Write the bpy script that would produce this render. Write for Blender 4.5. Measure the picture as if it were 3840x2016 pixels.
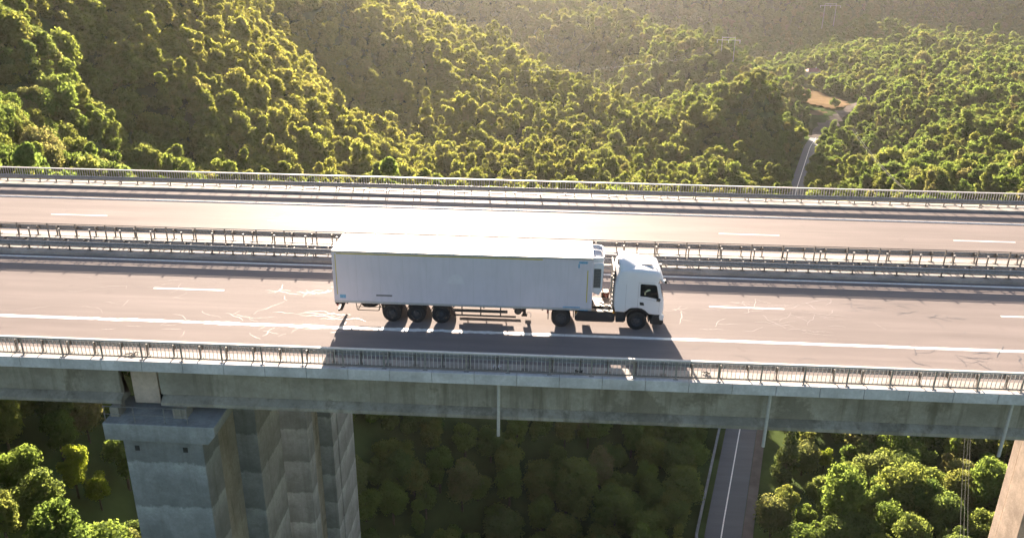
import bpy, math, random
import numpy as np
from mathutils import Vector, Matrix
for o in list(bpy.data.objects): bpy.data.objects.remove(o)
S = bpy.context.scene
COL = S.collection
R = math.radians
random.seed(7)

# ---------------------------------------------------------------- camera
CAM = np.array([11.536, -40.287, 19.592]); PITCH, YAW, ROLL, FPX = 0.3846, -0.0526, 0.0118, 3161.0
fw = np.array([math.sin(YAW)*math.cos(PITCH), math.cos(YAW)*math.cos(PITCH), -math.sin(PITCH)])
r0 = np.array([math.cos(YAW), -math.sin(YAW), 0.0]); u0 = np.cross(r0, fw)
rr = r0*math.cos(ROLL)+u0*math.sin(ROLL); uu = -r0*math.sin(ROLL)+u0*math.cos(ROLL)
cd = bpy.data.cameras.new('camera'); cam = bpy.data.objects.new('camera', cd); COL.objects.link(cam)
cam.matrix_world = Matrix(((rr[0], uu[0], -fw[0], CAM[0]), (rr[1], uu[1], -fw[1], CAM[1]), (rr[2], uu[2], -fw[2], CAM[2]), (0, 0, 0, 1)))
cd.sensor_width = 36.0; cd.lens = 36.0*FPX/3840.0; cd.clip_start = 0.5; cd.clip_end = 12000
S.camera = cam

# ---------------------------------------------------------------- world, sun, exposure
SUN_AZ, SUN_EL = R(-7.5), R(15.5)          # azimuth from +Y towards +X
W = bpy.data.worlds.new('World'); S.world = W; W.use_nodes = True
wn = W.node_tree.nodes; wl = W.node_tree.links
bg = wn['Background']; sky = wn.new('ShaderNodeTexSky'); sky.sky_type = 'NISHITA'; sky.sun_disc = False
sky.sun_elevation = SUN_EL; sky.sun_rotation = SUN_AZ; sky.air_density = 1.0; sky.dust_density = 2.0; sky.ozone_density = 1.5
wl.new(sky.outputs[0], bg.inputs[0]); bg.inputs[1].default_value = 0.038
sd = bpy.data.lights.new('sun', 'SUN'); sd.energy = 5.0; sd.angle = R(0.55); sd.color = (1.0, 0.83, 0.67)
sun = bpy.data.objects.new('sun', sd); COL.objects.link(sun)
sv = Vector((math.sin(SUN_AZ)*math.cos(SUN_EL), math.cos(SUN_AZ)*math.cos(SUN_EL), math.sin(SUN_EL)))
sun.rotation_euler = sv.to_track_quat('Z', 'Y').to_euler(); sun.location = (0, 60, 60)
S.render.engine = 'CYCLES'
S.view_settings.view_transform = 'Standard'; S.view_settings.look = 'None'; S.view_settings.gamma = 1.0
S.view_settings.exposure = 2.8
S.cycles.max_bounces = 6; S.cycles.transparent_max_bounces = 8; S.cycles.volume_bounces = 0

# ---------------------------------------------------------------- helpers
def tag(o, label=None, cat=None, group=None, kind=None):
    for k, v in (('label', label), ('category', cat), ('group', group), ('kind', kind)):
        if v: o[k] = v
    return o
def thing(name, loc, label, cat, group=None, kind=None, rz=0):
    o = bpy.data.objects.new(name, None); COL.objects.link(o); o.location = loc; o.rotation_euler = (0, 0, rz)
    return tag(o, label, cat, group, kind)
def wbase(o):
    v = Vector((0, 0, 0))
    while o is not None: v += o.location; o = o.parent
    return v
class MB:
    def __init__(s): s.v = []; s.f = []
    def add(s, vs, fs):
        n = len(s.v); s.v += [tuple(p) for p in vs]; s.f += [tuple(i+n for i in f) for f in fs]; return s
    def box(s, x0, x1, y0, y1, z0, z1):
        return s.add([(x0,y0,z0),(x1,y0,z0),(x1,y1,z0),(x0,y1,z0),(x0,y0,z1),(x1,y0,z1),(x1,y1,z1),(x0,y1,z1)],
              [(0,3,2,1),(4,5,6,7),(0,1,5,4),(1,2,6,5),(2,3,7,6),(3,0,4,7)])
    def prism(s, poly, y0, y1):      # poly in (x,z), extruded along y
        n = len(poly); vs = [(p[0], y0, p[1]) for p in poly]+[(p[0], y1, p[1]) for p in poly]
        return s.add(vs, [tuple(range(n)), tuple(range(2*n-1, n-1, -1))]+[(i, i+n, (i+1) % n+n, (i+1) % n) for i in range(n)])
    def xprism(s, poly, x0, x1):     # poly in (y,z), extruded along x
        n = len(poly); vs = [(x0, p[0], p[1]) for p in poly]+[(x1, p[0], p[1]) for p in poly]
        return s.add(vs, [tuple(range(n-1, -1, -1)), tuple(range(n, 2*n))]+[(i, (i+1) % n, (i+1) % n+n, i+n) for i in range(n)])
    def tube(s, pts, rad, seg=6):
        pts = [Vector(p) for p in pts]; n = len(pts); vs = []
        for i, p in enumerate(pts):
            d = (pts[min(i+1, n-1)]-pts[max(i-1, 0)]).normalized()
            a = d.orthogonal().normalized() if abs(d.z) < .9 else Vector((1, 0, 0)).cross(d).normalized()
            if abs(d.z) < .9: a = d.cross(Vector((0, 0, 1))).normalized()
            b = d.cross(a).normalized(); r_ = rad[i] if isinstance(rad, (list, tuple)) else rad
            for k in range(seg):
                t = 2*math.pi*(k+.5)/seg; vs.append(p+a*math.cos(t)*r_+b*math.sin(t)*r_)
        fs = [(i*seg+k, i*seg+(k+1) % seg, (i+1)*seg+(k+1) % seg, (i+1)*seg+k) for i in range(n-1) for k in range(seg)]
        fs += [tuple(range(seg-1, -1, -1)), tuple(range((n-1)*seg, n*seg))]
        return s.add(vs, fs)
    def lathe(s, prof, c, seg=28):   # prof: (radius, y) around Y axis at c
        vs = []; m = len(prof)
        for k in range(seg):
            t = 2*math.pi*k/seg
            for (q, y) in prof: vs.append((c[0]+q*math.cos(t), c[1]+y, c[2]+q*math.sin(t)))
        fs = [(k*m+j, k*m+j+1, ((k+1) % seg)*m+j+1, ((k+1) % seg)*m+j) for k in range(seg) for j in range(m-1)]
        return s.add(vs, fs)
    def zcyl(s, x, y, z0, z1, ra, rb=None, seg=10):
        return s.tube([(x, y, z0), (x, y, z1)], [ra, rb or ra], seg)
    def pillow(s, prof, secs, cen, top=99, k=1.0):   # rounded prism: secs = [(y, inset)]
        n = len(prof); vs = []
        for (y, ins) in secs:
            for (x, z) in prof:
                dx, dz = cen[0]-x, cen[1]-z; L = math.hypot(dx, dz); q = ins*(k if z > top else 1)
                vs.append((x+dx/L*q, y, z+dz/L*q))
        m = len(secs)
        fs = [(j*n+i, (j+1)*n+i, (j+1)*n+(i+1) % n, j*n+(i+1) % n) for j in range(m-1) for i in range(n)]
        fs += [tuple(range(n)), tuple(range(m*n-1, (m-1)*n-1, -1))]
        return s.add(vs, fs)
    def build(s, name, mat, parent=None, smooth=False, bevel=0, label=None):
        b = wbase(parent) if parent else Vector((0, 0, 0))
        me = bpy.data.meshes.new(name); me.from_pydata([(p[0]-b.x, p[1]-b.y, p[2]-b.z) for p in s.v], [], s.f); me.update()
        import bmesh
        bm = bmesh.new(); bm.from_mesh(me); bmesh.ops.recalc_face_normals(bm, faces=bm.faces); bm.to_mesh(me); bm.free()
        if mat: me.materials.append(mat)
        if smooth:
            for p in me.polygons: p.use_smooth = True
        o = bpy.data.objects.new(name, me); COL.objects.link(o)
        if parent: o.parent = parent
        if bevel:
            md = o.modifiers.new('bevel', 'BEVEL'); md.width = bevel; md.segments = 2; md.limit_method = 'ANGLE'; md.angle_limit = R(40)
        if smooth:
            try: me.set_sharp_from_angle(angle=R(38))
            except Exception: pass
        if label: o['label'] = label
        return o

# ---------------------------------------------------------------- materials
def newmat(name):
    m = bpy.data.materials.new(name); m.use_nodes = True; nt = m.node_tree; return m, nt, nt.nodes['Principled BSDF']
def nd(nt, t, **kw):
    n = nt.nodes.new(t)
    for k, v in kw.items(): setattr(n, k, v)
    return n
def noise(nt, vec, scale, detail=4, rough=.6, mapscale=None):
    if mapscale:
        mp = nd(nt, 'ShaderNodeMapping'); mp.inputs['Scale'].default_value = mapscale; nt.links.new(vec, mp.inputs[0]); vec = mp.outputs[0]
    n = nd(nt, 'ShaderNodeTexNoise'); n.inputs['Scale'].default_value = scale; n.inputs['Detail'].default_value = detail
    n.inputs['Roughness'].default_value = rough; nt.links.new(vec, n.inputs['Vector']); return n.outputs['Fac']
def ramp(nt, fac, stops):
    r_ = nd(nt, 'ShaderNodeValToRGB'); cr = r_.color_ramp
    while len(cr.elements) < len(stops): cr.elements.new(.5)
    for e, (p, c) in zip(cr.elements, stops):
        e.position = p; e.color = (c, c, c, 1) if isinstance(c, (int, float)) else (*c, 1)
    nt.links.new(fac, r_.inputs[0]); return r_.outputs[0]
def mix(nt, fac, a, b, mode='MIX'):
    m = nd(nt, 'ShaderNodeMix', data_type='RGBA', blend_type=mode)
    for s, v in ((m.inputs[0], fac), (m.inputs[6], a), (m.inputs[7], b)):
        if isinstance(v, (int, float)): s.default_value = v
        elif isinstance(v, tuple): s.default_value = (*v, 1)
        else: nt.links.new(v, s)
    return m.outputs[2]
def geo(nt): return nd(nt, 'ShaderNodeNewGeometry').outputs['Position']
def simple(name, col, rough=.6, metal=0, var=.15, scale=6, spec=None, bump=0, dirt=None):
    m, nt, b = newmat(name); P = geo(nt)
    n = noise(nt, P, scale, 4)
    c = mix(nt, ramp(nt, n, [(.3, 0.), (.7, 1.)]), tuple(x*(1-var) for x in col), tuple(min(1, x*(1+var)) for x in col))
    if dirt:
        d = ramp(nt, noise(nt, P, 1.6, 5, .7, (2.5, 2.5, .35)), [(.48, 0.), (.75, dirt[1])]); c = mix(nt, d, c, dirt[0])
    nt.links.new(c, b.inputs['Base Color']); b.inputs['Roughness'].default_value = rough; b.inputs['Metallic'].default_value = metal
    if spec is not None: b.inputs['Specular IOR Level'].default_value = spec
    if bump:
        bp_ = nd(nt, 'ShaderNodeBump'); bp_.inputs['Strength'].default_value = bump; nt.links.new(n, bp_.inputs['Height']); nt.links.new(bp_.outputs[0], b.inputs['Normal'])
    return m
def concrete(name, col, bands=False, stain=.6, streak=True):
    m, nt, b = newmat(name); P = geo(nt)
    n1 = noise(nt, P, .55, 6, .65); n2 = noise(nt, P, 6, 6, .7); n3 = noise(nt, P, 1.1, 5, .65, (1.6, 1.6, .12))
    dark = tuple(c*.42 for c in (col[0], col[1]*.93, col[2]*.8)); light = tuple(min(1, c*1.35) for c in col)
    c = mix(nt, ramp(nt, n1, [(.35, 0.), (.68, 1.)]), tuple(x*.78 for x in col), light)
    if streak: c = mix(nt, ramp(nt, n3, [(.52, 0.), (.7, stain)]), c, dark)
    c = mix(nt, ramp(nt, noise(nt, P, .28, 6, .7), [(.56, 0.), (.62, stain*.8)]), c, dark)
    if bands:
        sx = nd(nt, 'ShaderNodeSeparateXYZ'); nt.links.new(P, sx.inputs[0])
        ma = nd(nt, 'ShaderNodeMath', operation='MULTIPLY_ADD'); nt.links.new(noise(nt, P, 1.4, 7, .75), ma.inputs[0]); ma.inputs[1].default_value = .9; nt.links.new(sx.outputs[2], ma.inputs[2])
        md = nd(nt, 'ShaderNodeMath', operation='MULTIPLY'); nt.links.new(ma.outputs[0], md.inputs[0]); md.inputs[1].default_value = 1/2.75
        fr = nd(nt, 'ShaderNodeMath', operation='FRACT'); nt.links.new(md.outputs[0], fr.inputs[0])
        c = mix(nt, 1.0, c, ramp(nt, fr.outputs[0], [(0., .62), (.5, .8), (.9, 1.15), (.95, 1.2), (1., .62)]), 'MULTIPLY')
    c = mix(nt, ramp(nt, n2, [(.3, .35), (.7, 0.)]), c, dark)
    nt.links.new(c, b.inputs['Base Color']); b.inputs['Roughness'].default_value = .85
    bp_ = nd(nt, 'ShaderNodeBump'); bp_.inputs['Strength'].default_value = .35; bp_.inputs['Distance'].default_value = .05
    nt.links.new(n2, bp_.inputs['Height']); nt.links.new(bp_.outputs[0], b.inputs['Normal'])
    return m
def asphalt(name, col, tracks, rough=.5, spec=.3):
    m, nt, b = newmat(name); P = geo(nt)
    big = noise(nt, P, .25, 5, .6, (.35, 1.6, 1)); fine = noise(nt, P, 28, 3, .8); lon = noise(nt, P, 1.4, 5, .6, (.05, 1.5, 1))
    c = mix(nt, ramp(nt, big, [(.3, 0.), (.7, 1.)]), tuple(x*.85 for x in col), tuple(x*1.18 for x in col))
    c = mix(nt, ramp(nt, lon, [(.4, 0.), (.75, .5)]), c, tuple(x*.66 for x in col))
    c = mix(nt, ramp(nt, fine, [(.35, .55), (.6, 0.)]), c, tuple(x*.5 for x in col))
    sx = nd(nt, 'ShaderNodeSeparateXYZ'); nt.links.new(P, sx.inputs[0]); wv = nd(nt, 'ShaderNodeMath', operation='SINE'); mu = nd(nt, 'ShaderNodeMath', operation='MULTIPLY'); nt.links.new(sx.outputs[1], mu.inputs[0]); mu.inputs[1].default_value = 2.95; nt.links.new(mu.outputs[0], wv.inputs[0])
    c = mix(nt, ramp(nt, wv.outputs[0], [(0., 0.), (1., .28)]), c, tuple(x*.72 for x in col))
    c = mix(nt, ramp(nt, noise(nt, P, .5, 6, .75), [(.60, 0.), (.66, .3)]), c, tuple(x*.6 for x in col))
    nt.links.new(c, b.inputs['Base Color'])
    nt.links.new(ramp(nt, lon, [(.3, rough+.06), (.7, rough-.06)]), b.inputs['Roughness'])
    bp_ = nd(nt, 'ShaderNodeBump'); bp_.inputs['Strength'].default_value = .5; bp_.inputs['Distance'].default_value = .01
    nt.links.new(fine, bp_.inputs['Height']); nt.links.new(bp_.outputs[0], b.inputs['Normal']); b.inputs['Specular IOR Level'].default_value = spec
    return m
def leafmat(name, cols, trans=.4):
    m = bpy.data.materials.new(name); m.use_nodes = True; nt = m.node_tree; nt.nodes.remove(nt.nodes['Principled BSDF'])
    out = nt.nodes['Material Output']; oi = nd(nt, 'ShaderNodeObjectInfo'); P = geo(nt)
    c = ramp(nt, oi.outputs['Random'], [(i/(len(cols)-1), k) for i, k in enumerate(cols)])
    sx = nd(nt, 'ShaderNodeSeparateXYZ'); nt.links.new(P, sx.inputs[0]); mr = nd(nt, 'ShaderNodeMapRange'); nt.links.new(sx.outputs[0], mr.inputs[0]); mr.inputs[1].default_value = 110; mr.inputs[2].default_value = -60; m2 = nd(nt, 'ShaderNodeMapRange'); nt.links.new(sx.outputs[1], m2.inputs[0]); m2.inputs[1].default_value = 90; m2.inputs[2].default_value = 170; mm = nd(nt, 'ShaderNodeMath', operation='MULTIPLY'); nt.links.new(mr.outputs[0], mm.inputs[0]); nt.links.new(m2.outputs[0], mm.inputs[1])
    c = mix(nt, ramp(nt, mm.outputs[0], [(0., 0.), (1., .6)]), c, (.25, .215, .060))  # golden sunlight on the left hillside, painted into the leaf colour by position
    c = mix(nt, ramp(nt, noise(nt, P, .9, 3), [(.35, .45), (.65, 0.)]), c, (.075, .105, .042))
    c = mix(nt, ramp(nt, noise(nt, P, 3.3, 2), [(.45, 0.), (.7, .35)]), c, (.11, .13, .035))
    c = mix(nt, 1.0, c, (1.28, 1.34, 1.3), 'MULTIPLY'); d = nd(nt, 'ShaderNodeBsdfDiffuse'); t = nd(nt, 'ShaderNodeBsdfTranslucent'); nt.links.new(c, d.inputs[0])
    tc = mix(nt, 1.0, c, (2.0, 1.9, 1.1), 'MULTIPLY'); nt.links.new(tc, t.inputs[0])
    ms = nd(nt, 'ShaderNodeMixShader'); ms.inputs[0].default_value = trans
    nt.links.new(d.outputs[0], ms.inputs[1]); nt.links.new(t.outputs[0], ms.inputs[2]); nt.links.new(ms.outputs[0], out.inputs['Surface'])
    return m
M = {}
M['asph'] = asphalt('worn_asphalt', (.240, .205, .192), None, .8, .03)
M['asph2'] = asphalt('pale_asphalt', (.25, .212, .196), None, .68, .03)
M['asphlow'] = asphalt('grey_asphalt', (.10, .11, .125), None, .7)  # darker bluish grey of the lower road
M['conc'] = concrete('deck_concrete', (.33, .295, .265), stain=.25, streak=False)
M['fascia'] = concrete('fascia_concrete', (.58, .56, .56), stain=.15)
M['girder'] = concrete('girder_concrete', (.33, .30, .25), stain=.75)
M['pier'] = concrete('pier_concrete', (.30, .31, .31), bands=True, stain=.35)
M['pierpale'] = concrete('pale_pier_concrete', (.56, .44, .35), stain=.2)  # pale concrete; sunlight on the right-hand pier is put into this tone
M['steel'] = simple('galvanised_steel', (.30, .29, .28), .55, .55, .25, 9)
M['steelrail'] = simple('bright_rail_steel', (.50, .47, .44), .6, 0, .12, 9)
M['steeldark'] = simple('weathered_steel', (.17, .155, .14), .6, .35, .3, 9)
M['paint'] = simple('road_paint', (.74, .73, .70), .55, 0, .12, 3, dirt=((.35, .32, .3), .5))
M['crack'] = simple('bitumen_sealant', (.035, .034, .036), .28, 0, .2, 20, spec=.9)
M['crackglint'] = simple('seam_sun_glint', (.38, .335, .31), .4, 0, .3, 5, spec=.6)  # sun glint on the sealed seams, painted as a pale tone
M['white'] = simple('white_paint', (.66, .66, .69), .45, 0, .02, 2)
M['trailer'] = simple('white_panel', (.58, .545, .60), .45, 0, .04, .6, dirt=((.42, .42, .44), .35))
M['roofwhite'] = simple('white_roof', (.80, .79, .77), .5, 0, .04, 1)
M['alu'] = simple('aluminium_trim', (.42, .42, .42), .5, .4, .1, 6)
M['dark'] = simple('dark_plastic', (.022, .022, .024), .55, 0, .3, 10)
M['black'] = simple('black_rubber', (.016, .015, .015), .8, 0, .3, 12)
M['chassis'] = simple('chassis_paint', (.035, .03, .026), .6, 0, .3, 8)
M['rim'] = simple('dusty_rim_steel', (.055, .055, .06), .6, .2, .2, 9)
M['yellow'] = simple('yellow_tape', (.50, .40, .07), .5, 0, .2, 3)
M['blue'] = simple('blue_sticker', (.14, .33, .50), .5, 0, .3, 9)
M['greyst'] = simple('grey_plate', (.16, .15, .16), .5, 0, .15, 9)
M['ghost'] = simple('faded_sticker', (.60, .58, .62), .5, 0, .05, 3)
M['amber'] = simple('amber_lens', (.75, .33, .03), .3, 0, .1, 9)
M['red'] = simple('red_lens', (.35, .02, .02), .3, 0, .1, 9)
M['lamp'] = simple('clear_lamp', (.75, .72, .70), .15, 0, .1, 9)
M['grey'] = simple('grey_inner_panel', (.20, .18, .18), .6, 0, .12, 9)
M['hose'] = simple('red_hose', (.30, .06, .03), .5, 0, .2, 9)
M['metal'] = simple('bare_metal', (.36, .31, .27), .6, .2, .35, 14)
M['glass'], _nt, _b = newmat('cab_glass'); _b.inputs['Base Color'].default_value = (.012, .014, .013, 1); _b.inputs['Roughness'].default_value = .06
M['tile'] = simple('red_roof_tiles', (.34, .13, .11), .8, 0, .25, 2)
M['wall'] = simple('pale_house_wall', (.62, .58, .54), .8, 0, .1, 1)
M['greyroof'] = simple('grey_sheet_roof', (.25, .26, .29), .7, 0, .15, 1)
M['field'] = simple('dry_field', (.17, .12, .07), 1, 0, .22, .08, spec=0)
M['dirt'] = simple('gravel_track', (.15, .13, .115), 1, 0, .25, .3, spec=0)
M['bark'] = simple('tree_bark', (.09, .07, .05), .9, 0, .3, 3)
M['wire'] = simple('power_cable', (.12, .12, .11), .5, .3, .1, 1)
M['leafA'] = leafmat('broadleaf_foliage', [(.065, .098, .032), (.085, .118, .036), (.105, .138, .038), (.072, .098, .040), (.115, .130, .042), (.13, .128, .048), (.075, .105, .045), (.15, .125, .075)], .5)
M['leafB'] = leafmat('bright_foliage', [(.15, .18, .022), (.18, .20, .03)], .5)
M['leafC'] = leafmat('needle_foliage', [(.05, .06, .03), (.06, .075, .03)], .2)
M['scrub'] = simple('forest_floor', (.060, .085, .030), 1, 0, .45, .12, spec=0)

# ---------------------------------------------------------------- terrain height field (control points in metres; unseen humps and high crests added to cast shade)
CP = [(-101.5, 508.2, -30.5), (-116.6, 581.6, -58.5), (-70.9, 483.3, -38.9), (-82.6, 557.4, -66.9), (-43.8, 456.6, -44.7), (-52.1, 531.2, -72.7), (-8.3, 409.3, -49.1), (-11.6, 484.2, -77.1), (18.0, 359.7, -52.6), (19.3, 434.7, -80.6), (34.7, 319.0, -54.2), (39.5, 393.8, -82.2), (53.0, 282.1, -54.8), (-55.8, 241.8, -48.8), (-21.7, 192.4, -52.1), (-52.0, 298.8, -39.4), (-26.3, 262.4, -47.6), (-4.4, 221.2, -52.6), (7.2, 279.7, -52.3), (-75.3, 267.7, -30.4), (-106.0, 435.4, -32.0), (-136.7, 510.1, -18.4), (-133.1, 593.4, -10.1), (-66.3, 249.4, -39.5), (-38.0, 158.6, -43.3), (-55.6, 105.0, -29.0), (-67.1, 134.9, -20.7), (-77.6, 163.0, -10.2), (-62.3, 90.3, -25.2), (-76.4, 114.5, -19.7), (-49.4, 129.1, -35.5), (-59.6, 162.6, -25.5), (-76.0, 215.1, -15.6), (-82.8, 141.7, -8.0), (-53.0, 51.3, -14.2), (-53.4, 58.2, -16.2), (-63.2, 68.5, -10.4), (-64.5, 77.2, -12.9), (-74.6, 88.6, -4.3), (-73.8, 100.9, -7.1), (-74.6, 70.1, -7.4), (-54.6, 41.3, -11.5), (-91.8, 119.1, 6.0), (-156.4, 158.2, 35.0), (-148.7, 189.3, 42.0), (-140.5, 218.3, 46.0), (-122.6, 239.2, 40.0), (-103.8, 268.9, 18.0), (-170.2, 338.4, 60.0), (-226.8, 341.4, 60.0), (-184.1, 484.4, 30.0), (-45.3, 37.1, -15.0), (-41.4, 42.2, -17.0), (-40.0, 50.1, -19.0), (-40.4, 67.9, -24.0), (-32.1, 76.8, -28.0), (-18.3, 88.3, -29.0), (-1.3, 97.1, -31.0), (17.6, 101.6, -33.0), (32.1, 103.2, -38.0), (-31.7, 17.3, -25.3), (-24.5, 5.2, -26.2), (-26.5, 27.8, -34.8), (-21.7, 16.8, -35.6), (-22.0, 43.2, -45.1), (-20.0, 35.4, -51.0), (-8.5, 55.6, -52.9), (-6.9, 45.8, -58.8), (9.5, 63.7, -57.5), (10.0, 51.7, -62.8), (27.4, 66.5, -60.9), (26.3, 53.6, -63.3), (-30.1, 2.9, -18.0), (45.0, 90.0, -60.0), (38.0, 60.0, -60.0), (66.0, 155.0, -60.0), (92.0, 237.0, -60.0), (112.0, 295.0, -60.5), (60.0, 60.0, -58.0), (75.0, 90.0, -57.0), (58.0, 40.0, -58.0), (90.0, 60.0, -55.0), (55.0, 10.0, -57.0), (35.0, 0.0, -60.0), (120.0, 100.0, -52.0), (0.0, 0.0, -50.0), (-10.0, -30.0, -52.0), (30.0, -60.0, -60.0), (70.0, -60.0, -58.0), (-60.0, -10.0, -26.0), (-60.0, -60.0, -30.0), (11.0, -90.0, -60.0), (-120.0, 20.0, -2.0), (-120.0, -80.0, -10.0), (130.0, -40.0, -50.0), (134.8, 183.0, -45.4), (118.6, 198.8, -50.2), (99.1, 206.6, -52.8), (62.2, 216.8, -56.6), (39.6, 238.3, -59.4), (168.4, 250.1, -48.1), (149.9, 275.8, -54.2), (112.8, 294.8, -63.6), (146.9, 367.8, -68.3), (156.7, 459.0, -71.4), (171.8, 358.7, -59.7), (213.2, 339.5, -51.6), (93.9, 330.7, -64.2), (90.6, 382.4, -59.4), (217.6, 480.4, -64.4), (267.1, 458.0, -58.4), (197.1, 572.2, -66.2), (132.8, 485.9, -65.3), (27.6, 679.5, -42.4), (29.6, 769.5, -74.4), (53.7, 638.4, -48.1), (59.3, 728.2, -80.1), (71.9, 606.9, -47.8), (80.3, 696.5, -79.8), (90.7, 554.5, -49.8), (102.5, 643.7, -81.8), (98.8, 512.9, -49.9), (112.9, 601.8, -81.9), (104.4, 481.5, -51.4), (120.2, 570.1, -83.4), (-7.7, 579.4, -61.7), (30.1, 559.4, -68.5), (55.3, 523.0, -70.8), (-61.5, 635.8, -51.3), (87.9, 453.9, -61.0), (30.6, 614.4, -49.7), (54.3, 578.2, -54.0), (75.9, 516.0, -55.1), (0.1, 644.6, -45.1), (-126.7, 727.4, 20.0), (-92.7, 773.1, 20.0), (-118.2, 617.0, -28.0), (234.9, 831.6, -49.7), (264.7, 947.8, -84.7), (245.7, 808.0, -56.7), (277.7, 923.7, -91.7), (253.0, 785.1, -58.4), (286.7, 900.3, -93.4), (255.6, 763.5, -65.4), (290.4, 878.3, -100.4), (188.2, 801.4, -72.4), (148.7, 798.6, -58.1), (188.8, 739.8, -82.0), (155.2, 685.6, -80.1), (98.0, 795.3, -53.8), (218.9, 773.7, -71.3), (227.4, 987.3, 5.0), (87.6, 956.8, -8.0), (262.8, 927.6, -15.0), (174.8, 1098.1, 15.0), (280.8, 713.1, -61.6), (317.8, 816.6, -83.6), (308.3, 697.3, -64.1), (349.3, 799.3, -86.1), (327.9, 683.6, -66.9), (372.0, 784.4, -88.9), (349.5, 668.2, -69.0), (396.9, 767.5, -91.0), (369.3, 652.8, -67.8), (419.8, 750.6, -89.8), (237.4, 643.4, -65.0), (267.8, 567.9, -64.3), (300.1, 542.2, -62.8), (419.2, 1013.6, -92.2), (516.8, 936.8, -95.0), (369.6, 1052.6, -92.4), (634.8, 926.2, -77.8), (-213.1, 228.1, 4.8), (466.2, 1145.5, -83.2), (589.6, 1090.5, -82.9), (174.7, 187.3, -42.6), (352.3, 453.5, -61.9), (410.8, 1405.6, 110.0), (606.6, 1314.8, 110.0), (754.2, 1239.9, 110.0), (904.2, 1140.2, 110.0), (125.7, 1455.4, 140.0), (-213.3, 1341.5, 140.0), (-372.8, 990.4, 110.0), (-412.2, 638.3, 90.0), (735.3, 1607.8, 170.0), (914.7, 1516.7, 170.0), (324.9, 1732.2, 180.0)]
cp = np.array(CP, float)
K0 = 12.0
def kern(d2): return np.sqrt(d2+K0*K0)
_A = kern(((cp[:, None, :2]-cp[None, :, :2])**2).sum(-1))
_n = len(cp); _P = np.c_[np.ones(_n), cp[:, 0]/500, cp[:, 1]/500]
_L = np.block([[_A, _P], [_P.T, np.zeros((3, 3))]])
_w = np.linalg.solve(_L, np.r_[cp[:, 2], 0, 0, 0])
ROADC = np.array([(34, -60), (33.5, 20), (36.2, 57), (44.6, 86.5), (66, 155), (92.3, 237), (112, 295), (119, 312)], float); ROADZ = -60.0
def road_x(y): return np.interp(y, ROADC[:, 1], ROADC[:, 0])
def hgt(x, y):
    x = np.asarray(x, float); y = np.asarray(y, float); sh = x.shape; q = np.c_[x.ravel(), y.ravel()]; z = np.empty(len(q))
    for i in range(0, len(q), 20000):
        s = q[i:i+20000]; k = kern(((s[:, None]-cp[None, :, :2])**2).sum(-1))
        z[i:i+20000] = k@_w[:_n]+_w[_n]+_w[_n+1]*s[:, 0]/500+_w[_n+2]*s[:, 1]/500
    X, Y = q[:, 0], q[:, 1]
    rad = np.hypot(X-100, Y-500); t = np.clip((rad-1900)/900, 0, 1); z = z*(1-t)+t*(30+60*np.sin(X/900)*np.cos(Y/1100))
    z += 1.6*np.sin(X/17+1.3*np.sin(Y/23))*np.cos(Y/19+X/41)
    dx = np.abs(X-road_x(Y)); t = np.clip((dx-5.5)/22, 0, 1); t = t*t*(3-2*t)
    inr = (Y > -70) & (Y < 318)
    z = np.where(inr, ROADZ-.35+(z-ROADZ+.35)*t, z)
    return z.reshape(sh)
def axis_coords(c0, c1, step, lim, g=1.12):
    a = list(np.arange(c0, c1+.1, step)); s = step
    lo = [c0]; hi = [a[-1]]
    while lo[-1] > -lim: s = s*g; lo.append(lo[-1]-s)
    s = step
    while hi[-1] < lim: s = s*g; hi.append(hi[-1]+s)
    return np.array(lo[:0:-1]+a+hi[1:])
gx = axis_coords(-220, 420, 5, 5200); gy = axis_coords(-60, 620, 5, 5200)
GX, GY = np.meshgrid(gx, gy); GZ = hgt(GX, GY)
nx, ny = len(gx), len(gy)
me = bpy.data.meshes.new('ground')
vs = np.c_[GX.ravel(), GY.ravel(), GZ.ravel()]
ii = (np.arange(ny-1)[:, None]*nx+np.arange(nx-1)[None]).ravel()
me.from_pydata(vs.tolist(), [], np.c_[ii, ii+1, ii+nx+1, ii+nx].tolist()); me.materials.append(M['scrub'])
for p in me.polygons: p.use_smooth = True
go = bpy.data.objects.new('ground', me); COL.objects.link(go); tag(go, kind='structure')

def drape_strip(name, pts, w0, w1, dz, mat, step=4.0, flat=None):
    pts = np.array(pts, float); seg = np.r_[0, np.cumsum(np.hypot(*np.diff(pts, axis=0).T))]
    n = max(2, int(seg[-1]/step)); t = np.linspace(0, seg[-1], n); cx = np.interp(t, seg, pts[:, 0]); cy = np.interp(t, seg, pts[:, 1])
    tx, ty = np.gradient(cx), np.gradient(cy); L = np.hypot(tx, ty); nxv, nyv = ty/L, -tx/L
    m = MB(); V = []
    for j, f in enumerate(np.linspace(0, 1, 5)):
        off = w0+(w1-w0)*f; X = cx+nxv*off; Y = cy+nyv*off; Z = (np.full(n, flat) if flat is not None else hgt(X, Y))+dz
        V += [(a, b, c) for a, b, c in zip(X, Y, Z)]
    m.add(V, [(j*n+i, j*n+i+1, (j+1)*n+i+1, (j+1)*n+i) for j in range(4) for i in range(n-1)])
    return m.build(name, mat)
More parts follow.
